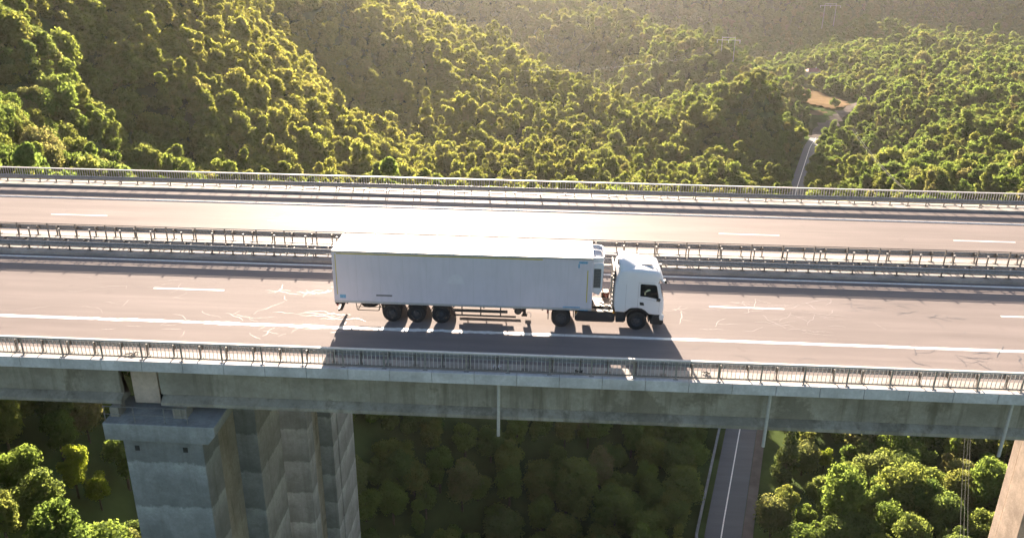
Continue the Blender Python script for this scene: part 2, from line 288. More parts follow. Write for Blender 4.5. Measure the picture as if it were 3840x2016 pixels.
# lower road in the valley
ROAD_IN = [(x, y) for x, y in zip(np.interp(np.linspace(-60, 312, 80), ROADC[:, 1], ROADC[:, 0]), np.linspace(-60, 312, 80))]
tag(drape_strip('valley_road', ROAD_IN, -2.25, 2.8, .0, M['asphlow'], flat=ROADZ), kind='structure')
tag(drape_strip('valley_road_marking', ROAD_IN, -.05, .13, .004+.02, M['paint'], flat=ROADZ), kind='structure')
tag(drape_strip('road_verge', [q for q in ROAD_IN if q[1] < 110], 2.85, 4.3, .02, M['dirt'], flat=ROADZ-.05), kind='structure')
rb = MB()
for i in range(len(ROAD_IN)-1):
    (x0, y0), (x1, y1) = ROAD_IN[i], ROAD_IN[i+1]
    if y1 > 150: break
    rb.add([(x0-3.6, y0, ROADZ-.4), (x0-3.25, y0, ROADZ-.4), (x1-3.25, y1, ROADZ-.4), (x1-3.6, y1, ROADZ-.4), (x0-3.6, y0, ROADZ+.55), (x0-3.25, y0, ROADZ+.55), (x1-3.25, y1, ROADZ+.55), (x1-3.6, y1, ROADZ+.55)],
           [(4, 5, 6, 7), (0, 1, 5, 4), (1, 2, 6, 5), (3, 0, 4, 7)])
tag(rb.build('retaining_wall', M['pier']), 'low grey stone retaining wall along the left edge of the lower road under the bridge', 'wall')

def ray(px, py, d):
    v = fw+rr*(px-1920)/FPX+uu*(1008-py)/FPX; return CAM+v*(d/math.hypot(v[0], v[1]))
def on_ground(px, py):
    v = fw+rr*(px-1920)/FPX+uu*(1008-py)/FPX; ds = np.arange(60, 1500, 2.0); P = CAM[None]+v[None]*(ds/math.hypot(v[0], v[1]))[:, None]
    h = hgt(P[:, 0], P[:, 1]); k = np.argmax(P[:, 2] < h); return (P[k, 0], P[k, 1])
FIELD = [(146, 455), (160, 452), (168, 432), (185, 402), (196, 380), (190, 356), (170, 352), (158, 372), (150, 398), (143, 425)]
FIELD2 = [(134, 330), (150, 338), (165, 344), (160, 352), (145, 352), (133, 342)]
def inpoly(x, y, poly):
    c = False; j = len(poly)-1
    for i in range(len(poly)):
        xi, yi = poly[i]; xj, yj = poly[j]
        if (yi > y) != (yj > y) and x < (xj-xi)*(y-yi)/(yj-yi)+xi: c = not c
        j = i
    return c
FIELDS_PX = [[(2890,295),(2950,300),(3010,330),(3080,352),(3172,385),(3188,400),(3120,417),(3075,402),(3010,388),(2960,352),(2915,318)], [(2990,405),(3040,418),(3100,425),(3095,440),(3045,436),(3000,418)]]
JUNC_PX = [(3062,470),(3085,468),(3110,455),(3130,428),(3185,408),(3205,415),(3160,448),(3138,490),(3112,500),(3085,492)]
def patch(name, px, mat, dz, step=2.5):
    P = [on_ground(a, b) for a, b in px]; xs = [p[0] for p in P]; ys = [p[1] for p in P]
    X = np.arange(min(xs), max(xs)+step, step); Y = np.arange(min(ys), max(ys)+step, step); m = MB(); idx = {}
    GXX, GYY = np.meshgrid(X, Y); Z = hgt(GXX, GYY)
    for j in range(len(Y)-1):
        for i in range(len(X)-1):
            if inpoly(X[i]+step/2, Y[j]+step/2, P):
                f = []
                for (a, b) in ((i, j), (i+1, j), (i+1, j+1), (i, j+1)):
                    if (a, b) not in idx: idx[(a, b)] = len(m.v); m.v.append((X[a], Y[b], Z[b, a]+dz))
                    f.append(idx[(a, b)])
                m.f.append(tuple(f))
    tag(m.build(name, mat), kind='structure'); return P
CLEAR = [patch('field', FIELDS_PX[0], M['field'], .7), patch('field', FIELDS_PX[1], M['field'], .7), patch('gravel_road', JUNC_PX, M['dirt'], .8)]

ru = [on_ground(a, b) for a, b in ((3052, 520), (3066, 497), (3095, 478), (3135, 452), (3180, 420), (3225, 388), (3290, 350))]
tag(drape_strip('gravel_road', ru, -2.4, 2.4, .5, M['dirt'], 3), kind='structure')
# ---------------------------------------------------------------- viaduct
X0, X1 = -48.0, 66.0
via = thing('highway_viaduct', (0, 2, -55), 'long concrete highway viaduct on tall stepped piers crossing the wooded valley', 'bridge')
# near deck slab: cantilever section
MB().xprism([(-5.6, -.33), (-5.35, -.33), (-3.6, -.52), (9.3, -.52), (9.75, -.2), (9.75, -.02), (-5.6, -.02)], X0, X1).build('deck_slab', M['girder'], via)
MB().xprism([(10.3, -.3), (10.8, -.52), (22.3, -.52), (23.8, -.33), (24.0, -.33), (24.0, -.02), (10.3, -.02)], X0, X1).build('deck_slab', M['girder'], via)
k = MB()
x = X0
while x < X1-.1:                       # fascia panels with open joints
    k.box(x, min(x+1.98, X1), -5.66, -5.40, -.36, .19); x += 2.0
k.build('fascia', M['fascia'], via, bevel=.012)
MB().box(X0, X1, -5.397, -4.48, -.018, .15).build('kerb_walk', M['conc'], via)
MB().box(X0, X1, 8.05, 9.75, -.018, .17).build('kerb_walk', M['conc'], via)
MB().box(X0, X1, 10.3, 11.75, -.018, .17).build('kerb_walk', M['conc'], via)
MB().box(X0, X1, 22.5, 23.9, -.018, .15).build('kerb_walk', M['conc'], via)
# girders: web + bottom bulb, broken over pier at x about -8
WEB, LIP = -3.9, -4.38
def girder(xa, xb, y, sgn, m):
    poly = [(y, -.5), (y, -2.45), (y+sgn*(LIP-WEB), -2.84), (y+sgn*(LIP-WEB), -3.02), (y-sgn*(LIP-WEB)-sgn*.0+0, -3.02), (y-sgn*(LIP-WEB), -2.84), (y-sgn*.3, -2.45), (y-sgn*.3, -.5)]
    m.xprism(poly, xa, xb)
spans = [(X0, -10.1), (-8.05, 46.6), (48.6, X1)]
for (xa, xb) in spans:
    for y, s in ((WEB, 1), (0.6, 1), (4.6, 1), (8.3, -1), (11.6, 1), (15.4, 1), (19.2, 1), (22.6, -1)):
        g = MB(); girder(xa, xb, y, s, g); go_ = g.build('girder', M['girder'], via)
        if y == WEB:
            xx = xa+ (4.4 if xa > -20 else 3.3)
            while xx < xb:
                MB().box(xx-.012, xx+.012, WEB-.006, WEB+.05, -2.42, -.53).build('panel_joint', M['dark'], go_); xx += 6.4
# web pockets (small stained openings)
for xx in (12.35, 28.6):
    a = MB().box(xx-.33, xx+.33, WEB-.09, WEB-.002, -2.75, -.6).build('web_rib', M['girder'], via)
    MB().box(xx-.2, xx+.2, WEB-.096, WEB-.088, -2.2, -2.05).build('drain_slot', M['dark'], a)
# block between girder ends on the near pier
MB().box(-9.75, -8.4, -3.7, -2.9, -3.3, -.95).build('end_block', M['pierpale'], via)
MB().box(-10.6, -8.9, -4.15, -3.55, -1.05, -.53).build('end_block', M['girder'], via)
for xx in (9.1, 21.97, 33.1):
    MB().zcyl(xx, -4.95, -3.6, -.34, .08, seg=12).build('drain_pipe', M['steelrail'], via, smooth=True)
def pier(xa, xb, mats, pale=False):
    p = thing('tmp', (0, 0, 0), None, None); bpy.data.objects.remove(p)
near = [(-5.0, -3.1), (2.0, 5.9)]; far = [(11.0, 12.4), (17.1, 18.6), (18.75, 24.0)]
def column(xa, xb, ya, yb, zt, zb=-75, cap=True, mat='pier'):
    c = MB().box(xa, xb, ya, yb, zb, zt).build('pier_column', M[mat], via, bevel=.05)
    return c
capA = MB().prism([(-10.75, -3.58), (-10.75, -4.55), (-5.45, -4.62), (-5.05, -4.1), (-5.05, -3.6), (-5.4, -3.6)], -5.32, -2.6).build('pier_cap', M['pier'], via, bevel=.04)
col = column(-10.02, -5.9, -5.02, -3.1, -4.5)
for xx in (-9.45, -6.95): MB().box(xx, xx+.25, -5.028, -4.9, -5.32, -5.02).build('drain_hole', M['dark'], col)
MB().box(-9.1, -7.2, -3.08, 1.98, -75, -3.7).build('pier_web', M['girder'], via)
column(-10.02, -5.9, 2.0, 5.9, -3.1)
column(-10.0, -5.9, 11.0, 12.4, -3.1)
MB().box(-9.2, -7.0, 12.42, 17.08, -75, -3.1).build('pier_web', M['girder'], via)
column(-10.0, -5.9, 17.1, 18.5, -3.1); column(-10.0, -5.9, 18.75, 23.6, -3.1)
# inspection rail and bearings on cap
ir = MB()
for xx in (-10.6, -9.1, -7.55, -6.4): ir.zcyl(xx, -5.2, -3.58, -2.65, .022, seg=6)
for z in (-2.67, -3.1): ir.tube([(-10.65, -5.2, z), (-6.35, -5.2, z)], .018, 5)
ir.build('inspection_rail', M['steel'], via)
MB().box(-10.6, -10.15, -4.7, -4.0, -3.58, -3.05).build('bearing', M['girder'], via); MB().box(-7.4, -6.7, -4.6, -3.8, -3.6, -3.03).build('bearing', M['girder'], via)
# right-hand piers
column(45.6, 49.8, 10.9, 13.3, -3.1, mat='pierpale')
column(45.65, 49.0, 13.36, 14.25, -3.1, mat='pierpale')
column(45.6, 49.7, -5.02, -3.1, -4.5); column(45.6, 49.7, 2.0, 5.9, -3.1)
MB().box(45.0, 50.4, -5.32, -2.6, -4.55, -3.58).build('pier_cap', M['pier'], via, bevel=.04)

# carriageways and markings
tag(MB().box(X0, X1, -4.478, 8.048, -.019, 0).build('road', M['asph']), kind='structure')
tag(MB().box(X0, X1, 11.752, 22.498, -.019, 0).build('road', M['asph2']), kind='structure')
def ragged(m, y0, y1, z, seed, amp=.0, step=.35, xa=X0, xb=X1):
    rnd = random.Random(seed); n = int((xb-xa)/step); V = []; a = b = 0
    for i in range(n+1):
        a = a*.6+rnd.uniform(-amp, amp); b = b*.6+rnd.uniform(-amp, amp); V += [(xa+i*(xb-xa)/n, y0+a, z), (xa+i*(xb-xa)/n, y1+b, z)]
    m.add(V, [(2*i, 2*i+2, 2*i+3, 2*i+1) for i in range(n)])
mk = MB(); ragged(mk, -1.02, -.72, .004, 1, .012, xb=-14); ragged(mk, -1.02, -.72, .004, 2, .045, .16, -14, 10); ragged(mk, -1.02, -.74, .004, 3, .014, xa=10)
ragged(mk, 7.52, 7.72, .004, 4, .008)
for i in range(-3, 5): x = -11.55+15.95*i; ragged(mk, 3.29, 3.45, .004, 30+i, .006, .3, x, x+4.15)
tag(mk.build('road_marking', M['paint']), kind='structure')
mk = MB(); ragged(mk, 19.62, 19.86, .004, 5, .01)
for i in range(-2, 6): x = -24.87+15.95*i; ragged(mk, 15.72, 15.87, .004, 50+i, .006, .3, x, x+4.15)
tag(mk.build('road_marking', M['paint']), kind='structure')
# crack sealing: wandering ribbons of bitumen
def crack(m, x, y, L, rnd, w=.03, ang=0, z=.007):
    n = int(L/.12); V = []; a = ang+rnd.uniform(-.3, .3); 
    for i in range(n+1):
        ww = w*(.35+.65*math.sin(math.pi*min(1, (i+.5)/(n+1))))*rnd.uniform(.7, 1.3); nx_, ny_ = -math.sin(a), math.cos(a)
        V += [(x+nx_*ww, y+ny_*ww, z), (x-nx_*ww, y-ny_*ww, z)]
        x += math.cos(a)*.12; y += math.sin(a)*.12; a += rnd.uniform(-.55, .55); a += (ang-a)*.18
        if rnd.random() < .014 and L > 1.2: crack(m, x, y, L*rnd.uniform(.2, .5), rnd, w*.8, ang+rnd.choice((-1, 1))*rnd.uniform(.7, 1.5), z)
    m.add(V, [(2*i, 2*i+2, 2*i+3, 2*i+1) for i in range(n)])
ck = MB(); cp_ = MB(); rnd = random.Random(11)
def cluster(xa, xb, ya, yb, n, Lm, w=.03, vert=.15):
    pale = xb < 1.5 or (xa > 17 and xb < 30)  # stretches whose seams get the painted sun glint
    for _ in range(int(n*.6)):
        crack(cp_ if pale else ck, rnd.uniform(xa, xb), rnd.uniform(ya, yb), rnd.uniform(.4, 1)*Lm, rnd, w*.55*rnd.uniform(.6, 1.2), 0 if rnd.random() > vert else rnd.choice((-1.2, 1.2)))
cluster(-20, -9, 1.6, 4.6, 16, 2.2, .016); cluster(-5.5, 0.0, 2.2, 4.6, 20, 2.4, .03); cluster(-9, 0, -.1, .9, 22, 2.6, .03)
cluster(-13, 1, -2.3, -.8, 26, 1.3, .026, .5); cluster(-22, -12, -.3, 1.5, 8, 2.0, .016); cluster(1, 17, -3.6, -1.3, 16, 1.6, .03, .4)
cluster(17.3, 26.5, .4, 4.2, 52, 2.4, .024, .2); cluster(23, 29, 1.0, 3.0, 8, 1.6, .018); cluster(26, 40, 2.8, 5.2, 34, 1.9, .024, .3)
cluster(27.5, 37, -2.6, -1.3, 28, 1.9, .030, .35); cluster(17, 27, -2.7, -1.2, 7, 1.6, .016); cluster(20, 42, 5.6, 7.3, 22, 1.7, .028, .3)
cluster(29, 44, .2, 1.8, 10, 1.4, .014); cluster(40, 60, -2, 5, 16, 1.8, .026); cluster(-46, -24, 0, 5, 16, 2, .02)
cluster(-6.2, -5.0, 16.0, 20.5, 5, 2.0, .03, 1); cluster(-14, 44, 16.5, 17.5, 5, 2.6, .012, 0)
tag(ck.build('crack_sealing', M['crack']), kind='structure')
tag(cp_.build('crack_sealing', M['crackglint']), kind='structure')

# ---------------------------------------------------------------- railings and guardrails
def railing(y, x_ph, sp, zf, label, mats=('steeldark', 'steelrail', 'steel'), z1=1.15, double=True, base='steeldark'):
    t = thing('bridge_railing', (0, y, zf), label, 'railing')
    n0 = int(math.ceil((X0-x_ph)/sp)); n1 = int((X1-x_ph)/sp); P = [x_ph+sp*i for i in range(n0, n1+1)]
    for p in P:
        m = MB().box(p-.035, p+.035, y-.03, y+.03, zf, z1-.035); m.box(p-.11, p+.11, y-.1, y+.1, zf, zf+.025); m.build('post', M['steel'], t)
    MB().box(P[0]-.1, P[-1]+.1, y-.085, y+.085, z1-.035, z1+.035).build('handrail', M['steelrail'], t, bevel=.015)
    MB().box(P[0], P[-1], y-.024, y+.024, zf+.09, zf+.14).build('bottom_rail', M['steeldark'], t)
    for a in P[:-1]:
        m = MB(); nb = 10
        for j in range(1, nb):
            xx = a+sp*j/nb; m.box(xx-.012, xx+.012, y-.012, y+.012, zf+.12, z1-.02)
        m.build('baluster_panel', M['steelrail'], t)
    return t
railing(-5.42, 23.25, 1.955, .19, 'near grey steel parapet railing with thin balusters along the front edge of the bridge')
railing(23.72, 22.3, 2.0, .15, 'far pale steel parapet railing with thin balusters in front of the wooded hillside')
def wbeam(y, z, side, d=.04):
    pf = [(0, .155), (-.035, .12), (-.07, .085), (-.035, .03), (0, 0), (-.035, -.03), (-.07, -.085), (-.035, -.12), (0, -.155)]
    return [(y+side*(-a), z+b) for a, b in pf]+[(y+side*(.004-a)*1 if 0 else y-side*(a-.006), z+b) for a, b in pf[::-1]]
def guardrail(ypost, side, x_ph, sp, zf, label, ztop=.78, kink=None):
    # side: +1 road lies towards +y
    t = thing('guardrail', (0, ypost, zf), label, 'guardrail')
    n0 = int(math.ceil((X0-x_ph)/sp)); n1 = int((X1-x_ph)/sp); P = [x_ph+sp*i for i in range(n0, n1+1)]
    for p in P:
        m = MB().box(p-.03, p+.03, ypost-.05, ypost+.05, zf, ztop-.02); m.box(p-.14, p+.14, ypost-.11, ypost+.11, zf, zf+.03)
        m.prism([(p-.05, ztop-.30), (p+.05, ztop-.30), (p+.05, ztop-.04), (p-.05, ztop-.04)], min(ypost+side*.05, ypost+side*.20), max(ypost+side*.05, ypost+side*.20))
        m.build('post', M['steeldark'], t)
    yb = ypost+side*.205; zc = ztop-.155; m = MB()
    prof = [(0, .155), (.045, .12), (.075, .085), (.04, .03), (.0, 0), (.04, -.03), (.075, -.085), (.045, -.12), (0, -.155)]
    poly = [(yb+side*a, zc+b) for a, b in prof]+[(yb+side*(a-.012), zc+b) for a, b in prof[::-1]]
    m.xprism(poly, P[0]-.3, P[-1]+.3); m.build('beam', M['steel'], t)
    return t
guardrail(-5.0, 1, 23.41, 1.307, .15, 'near W-beam guardrail standing on the walkway just inside the front parapet railing', .80)
guardrail(23.2, -1, 22.42, 1.345, .15, 'far W-beam guardrail between the upper carriageway and the far parapet railing', .80)
guardrail(8.55, -1, 20.5, 1.33, .17, 'inner W-beam guardrail beside the carriageway that carries the white lorry', .82)
guardrail(11.1, 1, 20.9, 1.33, .17, 'inner W-beam guardrail beside the empty upper carriageway', .82)
guardrail(9.15, 1, 21.16, 1.33, .17, 'back guardrail beam facing the gap between the two decks', .66)
def piperail(y, x_ph, sp, label, cap=False, z1=1.2):
    t = thing('pipe_railing', (0, y, .17), label, 'railing')
    n0 = int(math.ceil((X0-x_ph)/sp)); n1 = int((X1-x_ph)/sp)
    for i in range(n0, n1+1):
        p = x_ph+sp*i+ (0 if cap else random.uniform(-.08, .08)); q = MB().box(p-.035, p+.035, y-.035, y+.035, .17, z1+.05).build('post', M['steeldark'], t)
        if cap: MB().box(p-.05, p+.05, y-.05, y+.05, z1+.052, z1+.09).build('cap', M['steelrail'], q)
    MB().tube([(X0, y, z1), (X1, y, z1)], .026, 6).build('rail', M['steeldark' if not cap else 'steel'], t)
    MB().tube([(X0, y, .75), (X1, y, .75)], .018, 6).build('rail', M['steeldark'], t)
piperail(9.45, 19.95, 2.02, 'dark pipe railing with pale post caps on the lorry side of the median gap', True, 1.17)
piperail(10.55, 20.04, 2.0, 'plain dark pipe railing on the far side of the median gap', False, 1.16)

exec_parts = None
# ---------------------------------------------------------------- wheels
def wheel(parent, x, y, z, rad, side=-1, dual=False, name='wheel', w=.30, rimm='rim'):
    # side -1: outer face towards -y
    t = bpy.data.objects.new(name, None); COL.objects.link(t); t.parent = parent; t.location = Vector((x, y, z))-wbase(parent)
    s = side
    def pr(a, y0): return [(r_, s*(-1)*0+(yy*s*-1)+y0) for r_, yy in a]
    ws = [0]+([w+.03] if dual else [])
    tm = MB()
    for o_ in ws:
        tm.lathe([(rad*.58, (-w/2-o_*-1-w/2+w/2)*1 if 0 else (o_*-s)-w/2), (rad*.66, o_*-s-w/2), (rad*.93, o_*-s-w/2), (rad, o_*-s-w/2+.04), (rad, o_*-s+w/2-.04), (rad*.93, o_*-s+w/2), (rad*.66, o_*-s+w/2), (rad*.58, o_*-s+w/2), (rad*.58, o_*-s-w/2)], (x, y, z), 32)
    tm.build('tyre', M['black'], t, smooth=True)
    yo = s*w/2
    rm = MB().lathe([(rad*.60, yo), (rad*.56, yo*.9), (rad*.50, yo*.35), (rad*.34, yo*.3), (rad*.30, yo*.75), (rad*.17, yo*.85), (rad*.15, yo*1.02), (.001, yo*1.03)], (x, y, z), 28)
    for k_ in range(10):
        a = 2*math.pi*k_/10; rm.lathe([(.001, yo*.62), (.022, yo*.62), (.022, yo*.3)], (x+rad*.42*math.cos(a), y, z+rad*.42*math.sin(a)), 6)
    rm.build('rim', M[rimm], t, smooth=True)
    return t

# ---------------------------------------------------------------- semi trailer
tr = thing('semi_trailer', (6.8, 1.29, 0), 'long white refrigerated box trailer coupled behind the white tractor unit', 'trailer')
YN, YF = 0.0, 2.58
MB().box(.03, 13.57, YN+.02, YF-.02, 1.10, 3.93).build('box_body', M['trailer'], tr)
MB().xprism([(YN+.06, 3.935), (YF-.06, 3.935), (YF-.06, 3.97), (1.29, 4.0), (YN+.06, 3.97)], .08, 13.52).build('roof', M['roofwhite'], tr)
m = MB()
m.box(0, 13.6, YN, YN+.055, 3.86, 3.985); m.box(0, 13.6, YF-.055, YF, 3.86, 3.985); m.box(0, .06, YN+.057, YF-.057, 3.86, 3.985); m.box(13.54, 13.6, YN+.057, YF-.057, 3.86, 3.985)
m.box(0, 13.6, YN, YN+.05, 1.03, 1.155); m.box(0, 13.6, YF-.05, YF, 1.03, 1.155)
m.build('edge_rail', M['alu'], tr, bevel=.012)
for xa_, xb_ in ((-.005, .09), (13.47, 13.605)):
    for ya_, yb_ in ((YN-.004, YN+.1), (YF-.1, YF+.004)): MB().box(xa_, xb_, ya_, yb_, 1.157, 3.858).build('corner_post', M['trailer'], tr, bevel=.02)
m = MB(); m.box(.25, 11.0, YN+.012, YN+.0195, 3.79, 3.845); m.box(.16, .20, YN+.012, YN+.0195, 1.5, 3.78); m.box(13.3, 13.35, YN+.012, YN+.0195, 1.5, 3.3); m.build('marking_tape', M['yellow'], tr)
m = MB(); m.box(12.86, 13.3, YN+.010, YN+.0195, 3.66, 3.78); m.box(12.82, 12.9, YN+.008, YN+.0185, 3.42, 3.64); m.box(12.95, 13.42, YN-.006, YN-.001, 1.04, 1.09); m.box(12.1, 13.0, YN+.01, YN+.0195, 1.17, 1.235); m.box(.3, .62, YN+.01, YN+.0195, 1.3, 1.5)
m.build('sticker', M['blue'], tr)
MB().box(2.25, 3.1, YN+.005, YN+.0195, 1.47, 1.56).build('side_plate', M['greyst'], tr)
a = [(6.0+.0, 2.32), (6.95, 2.32), (6.9, 2.55), (6.78, 2.74), (6.62, 2.84), (6.35, 2.84), (6.2, 2.74), (6.08, 2.55)]
MB().prism(a, YN+.012, YN+.0195).build('sticker', M['ghost'], tr, label='faded pale half-round sticker on the trailer side')
m = MB(); m.box(.0, .05, YN+.06, YF-.06, 1.16, 3.84); m.build('rear_door', M['trailer'], tr)
m = MB()
for q in range(1, 11): m.box(.03+1.23*q-.003, .03+1.23*q+.003, YN+.014, YN+.0198, 1.16, 3.78)
m.build('panel_seam', M['alu'], tr)
for y in (.5, 1.1, 1.5, 2.1): MB().zcyl(-.03, y, 1.1, 3.8, .02, seg=6).build('door_bar', M['alu'], tr)
# chassis
m = MB()
for y in (.75, 1.7): m.box(.3, 12.7, y, y+.12, .82, 1.028)
for x in (.6, 2.0, 3.4, 4.8, 6.3, 7.9, 9.5, 11.0, 12.4): m.box(x, x+.08, .1, 2.48, .93, 1.026)
m.build('chassis', M['chassis'], tr)
m = MB(); m.box(.12, .24, .12, 2.46, .48, .60); m.box(.15, .25, .7, .8, .6, .99); m.box(.15, .25, 1.8, 1.9, .6, .99); m.build('underrun_bar', M['chassis'], tr)
m = MB(); m.prism([(.02, .92), (.38, .92), (.38, 1.02), (.02, 1.02)], .05, .18); m.prism([(.30, .55), (.36, .55), (.52, .95), (.44, .95)], .02, .45); m.build('mud_flap', M['black'], tr)
m = MB()
for y in (.35, 2.2): m.box(.05, .13, y-.2, y+.2, .78, .92)
m.build('rear_lamp', M['red'], tr)
# spare wheel carrier
sp = MB().lathe([(.2, -.13), (.42, -.13), (.5, -.06), (.5, .06), (.42, .13), (.2, .13), (.2, -.13)], (0, 0, 0), 24)
sp.v = [(1.75+p[0]*1.0, .75+p[2], .78+p[1]) for p in sp.v]; sw = sp.build('spare_wheel', M['black'], tr, smooth=True)
m = MB(); pa = [(1.12, .12, 1.0), (1.16, .12, .62), (1.2, .12, .58), (2.3, .12, .58), (2.36, .12, .62), (2.38, .12, 1.0)]
m.tube(pa, .022, 6); m.tube([(q[0], 1.35, q[2]) for q in pa], .022, 6); m.tube([(1.14, .12, .78), (2.5, .12, .78)], .018, 6)
for x in (1.2, 2.3): m.tube([(x, .12, .58), (x, 1.35, .58)], .022, 6)
m.build('spare_wheel_cage', M['chassis'], tr)
MB().prism([(2.52, .45), (2.57, .45), (2.55, .98), (2.49, .98)], .1, .45).build('mud_flap', M['black'], tr)
for x in (3.04, 4.35, 5.66):
    wheel(tr, x, .20, .50, .50, -1, w=.36); wheel(tr, x, 2.38, .50, .50, 1, w=.36)
    m = MB().tube([(x, .38, .5), (x, 2.2, .5)], .07, 10); m.box(x-.5, x+.3, .8, .95, .58, .80); m.box(x-.5, x+.3, 1.62, 1.77, .58, .80); m.box(x+.05, x+.35, .42, .7, .5, .82); m.build('axle', M['chassis'], tr)
for x in (3.04, 4.35, 5.66):      # fenders
    m = MB(); V = []
    for q in range(9):
        a = math.pi*(.12+.76*q/8)
        for (y, rd) in ((.03, .55), (.42, .55), (.42, .575), (.03, .575)): V.append((x+rd*math.cos(a), y, .5+rd*math.sin(a)))
    V = [(p[0], p[1], min(p[2], 1.02)) for p in V]
    m.add(V, [(4*i+j, 4*i+4+j, 4*i+4+(j+1) % 4, 4*i+(j+1) % 4) for i in range(8) for j in range(4)]+[(0, 1, 2, 3), (32, 35, 34, 33)]); m.build('fender', M['chassis'], tr)
# side guards both sides
for y in (.06, 2.48):
    m = MB(); m.box(6.3, 9.2, y, y+.035, .70, .86); m.box(6.35, 9.65, y, y+.035, .46, .55)
    for x in (6.75, 7.75, 8.8): m.box(x, x+.06, y+.037, y+.075, .46, 1.03)
    m.build('side_guard', M['alu' if 0 else 'chassis'], tr)
# landing legs and kit
for y in (.45, 2.05):
    m = MB(); m.box(10.0, 10.16, y, y+.13, .45, 1.02); m.box(9.93, 10.23, y-.05, y+.18, .40, .47); m.box(9.75, 10.0, y+.02, y+.1, .62, 1.0); m.build('landing_leg', M['chassis'], tr)
m = MB().tube([(9.75, .12, .82), (9.75, .75, .82)], .2, 14); m.build('air_tank', M['chassis'], tr)
m = MB(); m.tube([(10.2, .2, .72), (10.38, .12, .78), (10.45, .12, .66), (10.42, .12, .5)], .015, 5); m.build('crank_handle', M['alu'], tr)
m = MB(); m.box(6.6, 8.7, 1.2, 2.0, .5, .9); m.build('pallet_box', M['chassis'], tr)
# refrigeration unit
rf = MB(); rf.pillow([(13.61, 1.95), (13.95, 1.80), (14.12, 2.1), (14.16, 3.5), (14.05, 3.62), (13.61, 3.62)], [(.28, .05), (.32, .01), (.4, 0), (2.18, 0), (2.26, .01), (2.3, .05)], (13.8, 2.7)).build('cooling_unit', M['white'], tr, smooth=True)
cu = tr.children[-1] if False else bpy.data.objects['cooling_unit']
m = MB()
def arc(z): return [(13.61, .28, z), (13.85, .28, z), (14.08, .36, z), (14.18, .6, z), (14.2, 1.29, z), (14.18, 1.98, z), (14.08, 2.22, z), (13.85, 2.3, z), (13.61, 2.3, z)]
A, B = arc(3.64), arc(3.90); n = len(A)
inn = lambda L: [(max(13.61, p[0]-.05), 1.29+(p[1]-1.29)*.95, p[2]) for p in L]
C_, D_ = inn(A), inn(B); V = A+B+D_+C_
m.add(V, [(j*n+i, j*n+i+1, ((j+1) % 4)*n+i+1, ((j+1) % 4)*n+i) for j in range(4) for i in range(n-1)]); m.build('cooling_shroud', M['white'], tr)
MB().lathe([(.001, 0), (.42, 0), (.46, .03), (.46, -.06)], (0, 0, 0), 24)
g = MB().box(13.66, 14.02, .262, .276, 2.25, 3.3).build('grille', M['dark'], tr)
m = MB()
for q in range(9): m.box(13.67+.037*q+.01, 13.67+.037*q+.018, .255, .261, 2.27, 3.28)
for q in range(12): m.box(13.665, 14.015, .249, .254, 2.3+.085*q, 2.308+.085*q)
m.build('grille_mesh', M['alu'], g)

# ---------------------------------------------------------------- tractor unit
tk = thing('tractor_unit', (14.5, 1.29, 0), 'white high-roof lorry tractor unit with roof deflector pulling the white box trailer', 'truck')
prof = [(14.84, 1.0), (15.30, .985), (15.42, 1.06), (15.50, 1.15), (15.64, 1.225), (16.0, 1.245), (16.24, 1.205), (16.42, 1.10), (16.62, .92), (16.95, .89), (17.25, .90), (17.33, 1.02), (17.35, 1.3), (17.34, 1.62), (17.27, 1.87), (17.12, 2.35), (16.98, 2.72), (17.06, 2.80), (17.11, 3.0), (17.06, 3.18), (16.9, 3.29), (16.4, 3.36), (15.9, 3.40), (15.2, 3.42), (14.98, 3.36), (14.86, 3.0), (14.76, 2.55), (14.74, 1.9), (14.76, 1.3)]
secs = [(.03, .09), (.04, .055), (.07, .025), (.13, .006), (.22, 0), (.6, -.012), (1.28, -.02), (1.96, -.012), (2.34, 0), (2.43, .006), (2.49, .025), (2.52, .055), (2.53, .09)]
cab = MB().pillow(prof, secs, (16.0, 2.1), top=2.78, k=2.6).build('cab', M['white'], tk, smooth=True)
Y = .03
def sidepoly(pts, dy, th=.012): return MB().prism(pts, Y-dy, Y-dy+th)
win = [(16.08, 2.60), (16.12, 2.63), (16.80, 2.60), (16.90, 2.54), (17.03, 1.95), (16.98, 1.84), (16.86, 1.86), (16.5, 1.93), (16.10, 1.965)]
w_ = sidepoly(win, .006, .03).build('side_window', M['glass'], tk)
fr = MB()
for i in range(len(win)):
    a, b = win[i], win[(i+1) % len(win)]; fr.tube([(a[0], Y-.004, a[1]), (b[0], Y-.004, b[1])], .016, 5)
fr.build('frame', M['dark'], w_)
# pale window reflections, drawn as coloured shapes lying on the glass
m = sidepoly([(16.32, 2.22), (16.38, 2.20), (16.60, 2.30), (16.56, 2.36), (16.45, 2.34)], .013, .006); m.prism([(16.30, 2.20), (16.36, 2.14), (16.35, 2.03), (16.30, 2.05)], Y-.013, Y-.007)
m.build('pale_reflection', simple('pale_reflection', (.42, .46, .30), .8), w_)
m = sidepoly([(17.06, 2.70), (17.0, 2.66), (17.13, 1.9), (17.19, 1.86), (17.21, 1.92)], .010, .03); m.build('a_pillar', M['white'], tk)
